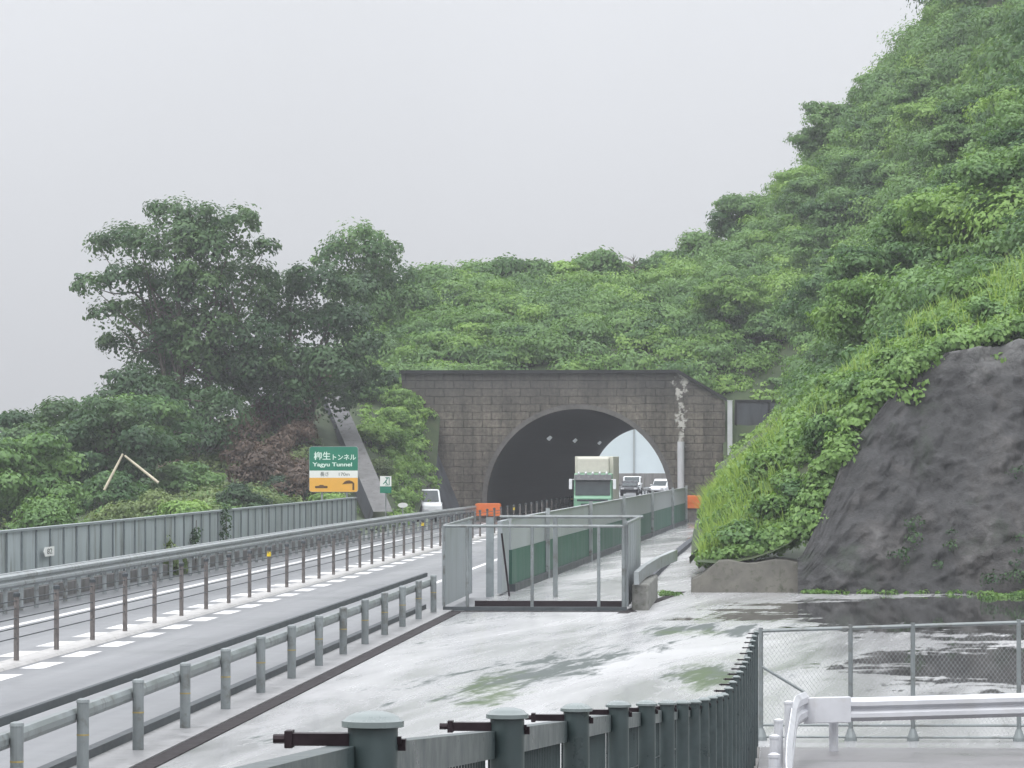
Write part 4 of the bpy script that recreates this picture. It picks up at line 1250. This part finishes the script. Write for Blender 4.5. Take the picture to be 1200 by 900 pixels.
def bush_lobes(r, h, n_, seed):
    q = random.Random(seed); out = [(0, 0, h * .45, r * .62, .8)]
    for k in range(n_):
        a = q.random() * 6.28; f = q.random() ** .6
        rr = r * (.78 * f)
        z = h * (.22 + .58 * (1 - f * f) + .12 * q.random())
        out.append((rr * math.cos(a), rr * math.sin(a), z, r * (.24 + .2 * q.random()), .55 + .3 * q.random()))
    return out
def tree_lobes(r, h, n_, seed):
    q = random.Random(seed); out = []
    for k in range(n_):
        a = q.random() * 6.28; f = q.random() ** .55
        t_ = q.random()
        z = h * (.34 + .6 * t_)
        rm = r * math.sin(math.pi * min(.97, .22 + .7 * t_)) ** .7
        out.append((rm * f * math.cos(a), rm * f * math.sin(a), z, r * (.26 + .2 * q.random()), .5 + .2 * q.random()))
    out.append((0, 0, h * .6, r * .55, .9))
    return out
def trunk_mesh(parent, h, r, seed, name='trunk', limbs=5):
    q = random.Random(seed); mb = MB()
    pts = [Vector((0, 0, -.6)), Vector((q.uniform(-.15, .15), q.uniform(-.15, .15), h * .3)), Vector((q.uniform(-.4, .4), q.uniform(-.4, .4), h * .6)), Vector((q.uniform(-.5, .5), q.uniform(-.5, .5), h * .9))]
    mb.polytube(pts, [r, r * .8, r * .5, r * .18], 8)
    for k in range(limbs):
        f = q.uniform(.3, .8); b0 = pts[1].lerp(pts[3], f); a = q.random() * 6.28
        e = b0 + Vector((math.cos(a), math.sin(a), q.uniform(.4, .9))) * h * .28
        mid = b0.lerp(e, .5) + Vector((0, 0, -.08 * h * .3))
        mb.polytube([b0, mid, e], [r * .35, r * .25, r * .08], 6)
    return mb.build(name, M['bark'], parent, local=True)

used_proto = set()
PROTO = {}
def make_proto(key, name, cat, kind, r, h, leafm, per, size, seed, n_l):
    root = bpy.data.objects.new(name, None); COL.objects.link(root); root['category'] = cat
    lob = bush_lobes(r, h, n_l, seed) if kind == 'bush' else tree_lobes(r, h, n_l, seed)
    C_, N_, S_, T_ = lobe_leaves(lob, per, size)
    cr = leaves('crown' if kind == 'tree' else 'foliage', C_, N_, S_, T_, M[leafm], root)
    tr = trunk_mesh(root, h * .85, .05 * h if kind == 'tree' else .04, seed, 'trunk' if kind == 'tree' else 'stem', 6)
    PROTO[key] = dict(root=root, kids=[cr, tr], r=r, h=h)
for s in range(2):
    make_proto(f'kudzu{s}', 'bush', 'bush', 'bush', 2.0, 2.6, 'leaf_mid', 55, .21, 20 + s, 22)
    make_proto(f'palebush{s}', 'bush', 'bush', 'bush', 1.9, 2.2, 'leaf_pale', 55, .21, 30 + s, 15)
    make_proto(f'darkbush{s}', 'bush', 'bush', 'bush', 2.0, 2.6, 'leaf_dark', 55, .21, 35 + s, 16)
    make_proto(f'tree{s}', 'tree', 'tree', 'tree', 2.6, 5.2, 'leaf_mid', 52, .23, 40 + s, 30)
    make_proto(f'paletree{s}', 'tree', 'tree', 'tree', 2.6, 5.0, 'leaf_pale', 52, .23, 45 + s, 30)
    make_proto(f'darktree{s}', 'tree', 'tree', 'tree', 2.7, 5.6, 'leaf_tree', 52, .23, 50 + s, 30)
make_proto('dry', 'dry_bush', 'bush', 'bush', 1.7, 2.0, 'leaf_brown', 55, .18, 60, 14)
make_proto('olive', 'bush', 'bush', 'bush', 1.8, 2.1, 'leaf_olive', 55, .19, 61, 14)
make_proto('bank', 'kudzu_bush', 'bush', 'bush', 1.1, 1.2, 'leaf_kudzu', 95, .18, 62, 14)
make_proto('bankdark', 'kudzu_bush', 'bush', 'bush', 1.1, 1.2, 'leaf_mid', 95, .18, 63, 14)

ORD = 'first second third fourth fifth sixth seventh eighth ninth tenth eleventh twelfth thirteenth fourteenth fifteenth sixteenth seventeenth eighteenth nineteenth twentieth'.split()
ORD += ['twenty-' + w for w in ORD[:9]] + ['thirtieth'] + ['thirty-' + w for w in ORD[:9]]
TONE = dict(kudzu='mid green', palebush='pale green', darkbush='dark green', tree='mid green', paletree='pale green', darktree='dark green', dry='dry brown', olive='olive green', bank='bright green broad-leaved', bankdark='deep green broad-leaved')
def plant_zone(items, place, group):
    """items: (key, x, y, scale xy, scale z). Labels number the plants of one tone from the left along their place."""
    items = sorted(items, key=lambda i: to_px((i[1], i[2], 0))[0])
    seen = {}
    for key, x, y, sx_, sz in items:
        pr = PROTO[key]; base = key.rstrip('01')
        what = TONE[base] + (' tree' if 'tree' in base else ' bush')
        seen[what] = seen.get(what, 0) + 1
        lab = f'{what} {place}, {ORD[seen[what] - 1]} from the left'
        loc = (x, y, H(x, y) - .25); rz = rng.random() * 6.28
        if key in used_proto:
            o = copy_tree(pr['root'], loc, rz, (sx_, sx_, sz), lab, pr['kids'])
        else:
            used_proto.add(key); o = pr['root']; o.location = loc; o.rotation_euler = (0, 0, rz); o.scale = (sx_, sx_, sz); o['label'] = lab
        o['group'] = group

def pick(*opts): return rng.choice(opts) + rng.choice('01')
Z = []
for k in range(12):                                    # skyline over the tunnel
    x = -23.5 + k * 1.75 + rng.uniform(-.4, .4); s = rng.uniform(.95, 1.2) * (1.2 if k < 5 else 1.0)
    Z.append((pick('kudzu', 'kudzu', 'palebush'), x, rng.uniform(258, 272), s, s * rng.uniform(.85, 1.1)))
for px_, y_, s_1 in ((512, 254, 1.25), (545, 257, 1.25), (585, 258, 1.2), (622, 258, 1.15), (662, 259, 1.2), (700, 260, 1.2), (455, 256, 1.15), (492, 258, 1.3), (528, 262, 1.25), (566, 262, 1.05), (640, 264, 1.0)):
    Z.append((pick('palebush', 'kudzu', 'kudzu'), W(px_, 537, y_).x, y_, s_1, s_1))
plant_zone(Z, 'on the ridge above the tunnel', 'plants on the ridge above the tunnel')
Z = []
for k in range(16):
    x = -23 + (k % 8) * 2.7 + rng.uniform(-.8, .8); s = rng.uniform(.65, .95)
    Z.append((pick('kudzu', 'kudzu', 'palebush', 'palebush'), x, 238 + (k // 8) * 9 + rng.uniform(-2, 2), s, s * rng.uniform(.8, 1.1)))
plant_zone(Z, 'on the slope over the portal', 'bushes on the slope over the portal')
Z = []
for k in range(34):
    r_ = k // 7; c_ = k % 7
    y = 238 + r_ * 8 + rng.uniform(-2, 2); x = -1.5 + c_ * 1.9 + rng.uniform(-.6, .6) + (r_ % 2) * .9
    s = rng.uniform(.62, .95)
    Z.append((pick('tree', 'kudzu', 'tree', 'paletree', 'kudzu', 'palebush'), x, y, s, s * rng.uniform(.75, 1.05)))
plant_zone(Z, 'on the far hillside right of the tunnel', 'trees on the far right hillside')
Z = []
for k in range(18):
    x = 2.7 + (k % 6) * 1.8 + rng.uniform(-.6, .6); y = 196 + (k // 6) * 12 + rng.uniform(-3, 3); s = rng.uniform(.6, .85)
    Z.append((pick('kudzu', 'palebush', 'kudzu', 'tree'), x, y, s, s * rng.uniform(.8, 1.05)))
plant_zone(Z, 'in the hollow between the two slopes', 'plants in the hollow')
Z = []
for k in range(18):
    x = 4.3 + (k % 6) * 1.55 + rng.uniform(-.5, .5); y = 146 + (k // 6) * 11 + rng.uniform(-3, 3); s = rng.uniform(.6, .85)
    Z.append((pick('tree', 'paletree', 'tree', 'kudzu'), x, y, s, s * rng.uniform(.85, 1.1)))
plant_zone(Z, 'on the nearer right slope', 'trees on the nearer right slope')
Z = []
for (x, y, kk) in ((2.7, 112.5, 'bankdark'), (3.6, 113, 'bank'), (1.7, 111.3, 'bankdark'), (1.0, 110.3, 'bankdark'), (4.9, 114, 'bank'), (6.4, 114.6, 'bankdark'), (8.0, 115.2, 'bank'), (9.8, 116, 'bank'),
                   (.4, 110.2, 'bank'), (-.5, 109.6, 'bankdark'), (-1.0, 109.8, 'bank'), (.2, 113, 'bank'), (2.2, 116, 'bank'), (4, 119, 'bankdark'), (6.2, 121, 'bank'), (8.5, 123, 'bank')):
    s = rng.uniform(.7, .95); Z.append((kk, x, y, s, s * rng.uniform(.8, 1.1)))
plant_zone(Z, 'on the bank above the rock face', 'bushes on the bank')
Z = []
for k in range(26):
    y = 92 + k * 4.2 + rng.uniform(-1.5, 1.5); x = -20.8 - rng.random() * 2.2 - (k % 3) * 2.6; s = rng.uniform(.6, .95) * (1.0 if y > 135 else .55)
    Z.append((rng.choice(['kudzu0', 'olive', 'palebush1', 'kudzu1', 'darkbush0', 'olive'] if y > 125 else ['olive', 'darkbush0', 'darkbush1']), x, y, s, s * rng.uniform(.75, 1.1)))
Z += [('olive', W(118, 537, 123).x, 123, .8, 1.25), ('olive', W(150, 537, 122).x, 122.5, .7, 1.05), ('olive', W(178, 537, 123).x, 123.5, .8, 1.2)]
plant_zone(Z, 'behind the noise barrier', 'bushes behind the noise barrier')
Z = []
for k in range(14):
    px = -15 + k * 14 + rng.uniform(-6, 6); y = rng.uniform(172, 205); x = W(px, 537, y).x; s = rng.uniform(.8, 1.1)
    Z.append((pick('darktree', 'kudzu', 'darkbush', 'tree'), x, y, s, s * rng.uniform(.75, .95)))
plant_zone(Z, 'at the left end of the roadside thicket', 'plants of the left thicket')
Z = []
for px, y in ((285, 205), (322, 207), (352, 212), (340, 216), (150, 203), (180, 206), (366, 224), (260, 209), (300, 198), (330, 200), (355, 203), (290, 212), (310, 214), (165, 196), (140, 198), (345, 196)):
    s = rng.uniform(.8, 1.1); Z.append(('dry', W(px, 537, y).x, y, s, s * 1.05))
plant_zone(Z, 'under the large dark trees', 'dry bushes under the large trees')
Z = []
for x, y, kk in ((-20.6, 221, 'palebush0'), (-20.9, 225, 'palebush1'), (-21.5, 219, 'palebush0'), (-22.6, 227, 'kudzu0'), (-20.7, 227.5, 'palebush1'), (-23.5, 230, 'darkbush1'), (-25.0, 228, 'darktree0'), (-20.6, 215, 'olive')):
    s = rng.uniform(.55, .75); Z.append((kk, x, y, s, s * .9))
plant_zone(Z, 'on the bank between drain chute and portal', 'bushes beside the portal')

# the large trees of the left slope, each with its own crown
def big_tree(name, label, lob_px, y, base_px, leafm, per, size, depth, trunks):
    b0 = W(base_px[0], 537, y); b0.z = H(b0.x, y) - .3
    t = thing(name, b0, label, 'tree'); q = random.Random(len(label))
    s_ = FPX / y; lob = []
    for (px, py, rp) in lob_px:
        c_ = W(px, py, y) - b0; dy = q.uniform(-depth, depth)
        lob.append((c_.x, dy, c_.z, rp / s_ * 1.22, q.uniform(.75, 1.0)))
    big = list(lob)
    for (x, yy, z, r, fl) in big:          # smaller tufts around every big clump, so the outline breaks up
        for k in range(5):
            a = q.random() * 6.28; e = q.uniform(-.3, .9)
            lob.append((x + r * .95 * math.cos(a) * math.cos(e), yy + r * .9 * math.sin(a), z + r * .8 * math.sin(e), r * q.uniform(.28, .45), .85))
    C_, N_, S_, T_ = lobe_leaves(lob, per, size)
    leaves('crown', C_, N_, S_, T_, M[leafm], t)
    for (px0, px1, py1, r0) in trunks:
        mb = MB(); p1 = W(px1, py1, y) - b0; p0_ = Vector((W(px0, 537, y).x - b0.x, q.uniform(-.5, .5), -.6))
        pts = [p0_.lerp(p1, f) + Vector((q.uniform(-.2, .2), q.uniform(-.3, .3), 0)) * (1 if 0 < f < 1 else 0) for f in (0, .35, .7, 1)]
        mb.polytube(pts, [r0, r0 * .8, r0 * .55, r0 * .25], 8)
        for (x, yy, z, r, fl) in big:
            if abs(z - pts[2].z) < 5 and z > pts[1].z and q.random() < .55:
                st = pts[1].lerp(pts[3], q.random()); e = Vector((x, yy, z))
                mb.polytube([st, st.lerp(e, .55) + Vector((0, 0, -.25)), e], [r0 * .35, r0 * .22, r0 * .06], 6)
        mb.build('trunk', M['bark'], t, local=True)
    return t
big_tree('large_tree', 'tallest tree on the left slope with open spreading layered crown', [(205, 262, 26), (240, 268, 24), (285, 268, 20), (308, 292, 14), (140, 283, 24), (112, 290, 14), (170, 295, 24), (215, 300, 32), (262, 300, 28), (115, 338, 16), (150, 330, 22),
    (190, 340, 28), (240, 345, 34), (285, 360, 28), (295, 400, 28), (272, 430, 28), (300, 435, 24), (195, 405, 26), (130, 370, 16), (225, 280, 24), (235, 420, 26), (285, 325, 26), (160, 375, 26), (205, 385, 32), (250, 395, 34), (140, 405, 18), (175, 425, 28), (225, 435, 34), (165, 460, 26), (210, 475, 28)], 212, (228, 0), 'leaf_tree', 46, .23, 2.0, [(222, 205, 300, .28), (236, 262, 320, .24), (228, 160, 330, .16)])
big_tree('large_tree', 'dark rounded tree standing right of the tallest tree on the left slope', [(335, 345, 26), (372, 335, 26), (408, 345, 24), (320, 380, 28), (360, 385, 32), (405, 385, 30), (430, 410, 22), (310, 425, 30), (350, 430, 32), (395, 435, 32), (432, 448, 22), (300, 465, 28), (345, 470, 28), (390, 470, 24),
    (265, 460, 26)], 214, (345, 0), 'leaf_dark', 50, .23, 1.8, [(335, 340, 360, .2), (355, 390, 370, .2), (345, 310, 400, .15)])
big_tree('large_tree', 'pale rounded tree rising behind the dark tree left of the portal', [(420, 290, 26), (395, 305, 22), (445, 305, 22), (430, 330, 28), (405, 345, 26), (460, 335, 24), (440, 365, 26), (475, 360, 22)], 246, (430, 0), 'leaf_mid', 48, .23, 1.8, [(430, 425, 310, .16)])
big_tree('large_tree', 'dark low tree filling the space under the tallest tree', [(150, 450, 22), (185, 470, 26), (225, 480, 28), (265, 490, 28), (170, 500, 22), (215, 510, 22), (250, 515, 20), (130, 470, 20)], 207, (210, 0), 'leaf_dark', 50, .23, 1.5, [(205, 200, 470, .14), (230, 250, 470, .12)])

# carpet of creepers over the hill: nobody could count it
def carpet(name, pts, leafm, per, size, r0, r1, fl=.55):
    lob = [(x, y, H(x, y) + dz, rng.uniform(r0, r1), fl * rng.uniform(.7, 1.2)) for (x, y, dz) in pts]
    C_, N_, S_, T_ = lobe_leaves(lob, per, size, .14)
    return tag(leaves(name, C_, N_, S_, T_, M[leafm]), kind='stuff')
P1 = [(rng.uniform(-26, -1.0), 231.5 + 42 * rng.random() ** 1.3, rng.random() ** 2 * 1.3) for k in range(640)]
P1 = [(x, y, dz if y > 234 else -.2) for x, y, dz in P1]
P1 += [(rng.uniform(-1, 17), rng.uniform(232, 288), rng.random() ** 2 * 1.6) for k in range(1000)]
P1 = [p for p in P1 if not (p[0] > -2.6 and p[0] < 3 and p[1] < 232.6)]
carpet('creeper_foliage', P1[::2], 'leaf_mid', 42, .21, .7, 1.6)
carpet('pale_creeper_foliage', P1[1::2], 'leaf_pale', 42, .21, .6, 1.4)
PM = [(rng.uniform(0, 15), rng.uniform(236, 284), rng.uniform(0, 1.5)) for k in range(70)] + [(rng.uniform(-25, 0), rng.uniform(240, 268), rng.uniform(0, .8)) for k in range(40)] + [(rng.uniform(4, 13), rng.uniform(140, 205), rng.uniform(0, .8)) for k in range(40)]
carpet('dark_draped_foliage', [(x + 1.5, y - 4, z - .4) for x, y, z in PM[::4]], 'leaf_tree', 42, .21, .9, 1.7, .8)  # darker leaf colour set low, standing in for shade between the mounds
carpet('draped_foliage', PM[::2], 'leaf_mid', 40, .21, 1.3, 2.4, .7)
carpet('pale_draped_foliage', PM[1::2], 'leaf_pale', 40, .21, 1.2, 2.0, .7)
P2 = []
while len(P2) < 620:
    y = rng.uniform(128, 229); x = rng.uniform(-1.9, 14)
    if x < 2.0 and y > 205: continue
    P2.append((x, y, rng.random() ** 2 * 1.0 if x > 1.6 else -.25))
carpet('slope_foliage', [p for p in P2 if p[0] > 1.6], 'leaf_mid', 44, .21, .5, 1.2)
carpet('low_slope_foliage', [p for p in P2 if p[0] <= 1.6] + [(rng.uniform(-1.9, 2.4), rng.uniform(212, 229.5), -.1) for k in range(170)] + [(rng.uniform(-3.4, 3.2), rng.uniform(231.7, 233.6), -.1) for k in range(60)] + [(rng.uniform(-1.9, 1.9), rng.uniform(150, 227), -.2) for k in range(160)], 'leaf_pale', 55, .19, .3, .6)
P3 = [(rng.uniform(-1.55, 11), rng.uniform(109.5, 128), 0) for k in range(430)]
P3 += [(rng.uniform(-.9, 1.3), rng.uniform(110.2, 119), 0) for k in range(90)] + [(rng.uniform(-1.6, -.6), rng.uniform(112, 120), -.1) for k in range(30)]
P3 = [p for p in P3 if not (p[0] > .9 and p[1] < 107.0 + .62 * rock_top(p[0]) + .5)]
for k in range(230):                 # leaves hanging over the edge of the rock face
    x = rng.uniform(-1.5, 12.0) if k > 70 else rng.uniform(-1.5, 4.5); P3.append((x, 107.0 + .62 * rock_top(max(x, .9)) + rng.uniform(.35, 1.5) + (1.0 if x < .9 else 0), 0))
carpet('bank_foliage', P3, 'leaf_kudzu', 85, .16, .3, .62)
lob = []
for k in range(46):
    x = rng.uniform(3.2, 9.5); z = rng.uniform(.2, 3.8) * rng.random() ** .5
    if noise.noise(Vector((x * .6, z * .6, 2))) < -.05: continue
    lob.append((x, rock_y(x, z) - .25, z, rng.uniform(.14, .38), .8))
C_, N_, S_, T_ = lobe_leaves(lob, 120, .09)
tag(leaves('rock_foliage', C_, N_, S_, T_, M['leaf_dark']), kind='stuff')
P4 = [(W(px, 537, y).x, y, 0) for px, y in ((rng.uniform(-20, 400), rng.uniform(184, 222)) for k in range(260))]
def near_chute(x, y): return abs(x - (A_c.x + (B_c.x - A_c.x) * (y - 204) / 18.0)) < 1.5 + (y < 204) * 2
A_c, B_c = W(449, 606, 204), W(391, 470, 222)
P4 = [p for p in P4 if p[0] < -20.6 and not (p[1] > 196 and near_chute(p[0], p[1]))]
carpet('thicket_foliage', P4, 'leaf_olive', 44, .19, .4, 1.0)
P5 = [(rng.uniform(-30, -19.8), rng.uniform(110, 190), 0) for k in range(420)]
carpet('verge_foliage', P5[::2], 'leaf_mid', 48, .19, .4, .9)
carpet('dry_foliage', P5[1::2] , 'leaf_olive', 48, .18, .4, .8)
P6 = [(rng.uniform(-21.6, -18.2), rng.uniform(209, 229), 0) for k in range(130)]
P6 = [p for p in P6 if p[0] > -21.0 - (p[1] - 209) * .2 and not (p[0] > -18.9 and p[1] < 222) and not (p[0] > -19.3 and p[1] > 224) and not near_chute(p[0], p[1])]
P6 += [(x, y, 0) for x, y in ((rng.uniform(-27, -20.6), rng.uniform(219, 233)) for k in range(110)) if not near_chute(x, y)]
P6 += [(rng.uniform(-20.6, -19.1), rng.uniform(214, 229.5), -.05) for k in range(70)]
carpet('portal_bank_foliage', P6, 'leaf_pale', 55, .18, .3, .7)

carpet('outer_slope_foliage', [(rng.uniform(13, 40), rng.uniform(116, 290), rng.uniform(0, 1)) for k in range(300)], 'leaf_mid', 14, .36, 1.6, 3.2, .7)
carpet('outer_thicket_foliage', [(rng.uniform(-78, -36), rng.uniform(120, 330), 0) for k in range(170)], 'leaf_olive', 14, .36, 1.4, 2.8, .7)
# long grass on the edge of the bank
def blades(name, n_, fx, fy, hgt, ok=lambda x, y: True):
    V_, F_, T_ = [], [], []
    while len(F_) < n_ * 2:
        x, y = fx(), fy()
        if not ok(x, y): continue
        z = H(x, y); h_ = hgt * rng.uniform(.3, 1.25); a = rng.random() * 6.28
        lx, ly = rng.gauss(-.12, .22) * h_, rng.gauss(-.08, .2) * h_; w = .012 + .008 * rng.random()
        cx, sy = math.cos(a) * w, math.sin(a) * w
        i = len(V_)
        V_ += [(x - cx, y - sy, z), (x + cx, y + sy, z), (x + lx * .35 + cx * .8, y + ly * .35 + sy * .8, z + h_ * .62), (x + lx * .35 - cx * .8, y + ly * .35 - sy * .8, z + h_ * .62), (x + lx, y + ly, z + h_ * .95)]
        F_ += [(i, i + 1, i + 2, i + 3), (i + 3, i + 2, i + 4)]
        tt = rng.gauss(.5, .22); T_ += [tt, tt]
    me = bpy.data.meshes.new(name); me.from_pydata(V_, [], F_)
    at = me.attributes.new('tint', 'FLOAT', 'FACE'); at.data.foreach_set('value', np.clip(T_, 0, 1))
    me.materials.append(M['grass'])
    o = bpy.data.objects.new(name, me); COL.objects.link(o)
    return tag(o, kind='stuff')
blades('long_grass', 15000, lambda: rng.uniform(-1.7, .6), lambda: rng.uniform(109, 150), .75, lambda x, y: x > -1.85 + (y - 109) * .004 and (x < -1.0 + (y < 125) * .5 or rng.random() < .3))
blades('bank_grass', 2200, lambda: rng.uniform(1.0, 11), lambda: rng.uniform(112.5, 130), .7, lambda x, y: y > 107 + .62 * rock_top(x) + .8)
V = None
def tuft_field(name, n_, fx, fy, hgt):
    return blades(name, n_, fx, fy, hgt)
_H = H
def H(x, y): return 0.01
lob = [(rng.uniform(5.6, 12), rng.gauss(105.2, .8), .02, rng.uniform(.12, .4), .3) for k in range(90)]
lob += [(x_ + rng.gauss(0, .22), 106.75 + rng.gauss(0, .12), .03, rng.uniform(.05, .16), .6) for x_ in [rng.uniform(-1.7, 6) for q in range(10)] for k in range(5)]
lob += [(rng.gauss(-2.5, .15), rng.gauss(105.5, .7), .03, rng.uniform(.08, .2), .5) for k in range(12)]
C_, N_, S_, T_ = lobe_leaves(lob, 170, .085)
tag(leaves('weeds', C_, N_, S_, T_, M['leaf_kudzu']), kind='stuff')
H = _H

# climbing vines on the noise barrier, bare pale poles in the thicket
for px, lab in ((258, 'green vine hanging over the noise barrier, larger of the two'), (222, 'short faint vine on the noise barrier, left of the larger one')):
    yv = 18.4 * FPX / (895 - px)
    t = thing('vine', (-18.3, yv, 0), lab, 'vine')
    lob = [(0.0, rng.uniform(-.5, .5), .5 + 1.4 * f, .16 + .08 * rng.random(), 1.0) for f in np.linspace(0, 1 if px == 258 else .5, 9)]
    C_, N_, S_, T_ = lobe_leaves(lob, 90, .12); leaves('foliage', C_, N_, S_, T_, M['leaf_dark'], t)
    mb = MB(); mb.tube((0.02, 0, 0), (0.02, .1, 1.6), .012, n=6); mb.build('stem', M['bark'], t, local=True)
for (a, c_, lab) in (((128, 563), (144, 532), 'short pale bare pole leaning right among the bushes'), ((176, 558), (146, 534), 'longer pale bare pole leaning left among the bushes')):
    A_, B_ = W(*a, 127), W(*c_, 127.2)
    t = thing('bare_pole', A_, lab, 'pole'); mb = MB()
    dv = (A_ - B_).normalized()
    mb.polytube([A_ + dv * .35, A_.lerp(B_, .5), B_], [.045, .042, .035], 8); mb.build('shaft', M['pale_wood'], t)
# dead twiggy saplings on the skyline
for px, py, y, lab in ((693, 318, 262, 'thin bare sapling on the ridge skyline, left one'), (742, 312, 262, 'thin bare sapling on the ridge skyline, right one')):
    P_ = W(px, py, y); zb = H(P_.x, y)
    t = thing('sapling', (P_.x, y, zb), lab, 'sapling'); mb = MB()
    top_ = P_.z + .55 - zb
    mb.polytube([(0, 0, -.3), (.1, 0, top_ * .6), (0, 0, top_)], [.06, .045, .015], 6)
    mb.build('trunk', M['bark'], t, local=True)
    mb = MB()
    for k in range(26):
        z = top_ * rng.uniform(.5, .97); a = rng.random() * 6.28; L = rng.uniform(.3, .9)
        mb.tube((0.05, 0, z), (L * math.cos(a), L * math.sin(a), z + L * .45), .022, .006, n=5)
    mb.build('twigs', M['bark'], t, local=True)
for key, pr in PROTO.items():
    if key not in used_proto:
        for o in pr['kids'] + [pr['root']]: bpy.data.objects.remove(o)

# ------------------------------------------------------------------ the damp air
mb = MB(); mb.span(-140, 140, -60, 560, -6.5, 62)
hz = mb.build('haze', None)
hz.data.materials.clear()
m = bpy.data.materials.new('damp_air'); m.use_nodes = True
n, l = m.node_tree.nodes, m.node_tree.links
n.clear(); out = n.new('ShaderNodeOutputMaterial'); pv = n.new('ShaderNodeVolumePrincipled')
pv.inputs['Color'].default_value = (.93, .95, 1.0, 1)
pv.inputs['Density'].default_value = HAZE_DENSITY
l.new(pv.outputs[0], out.inputs['Volume'])
hz.data.materials.append(m)
tag(hz, kind='stuff')
bpy.context.view_layer.update()
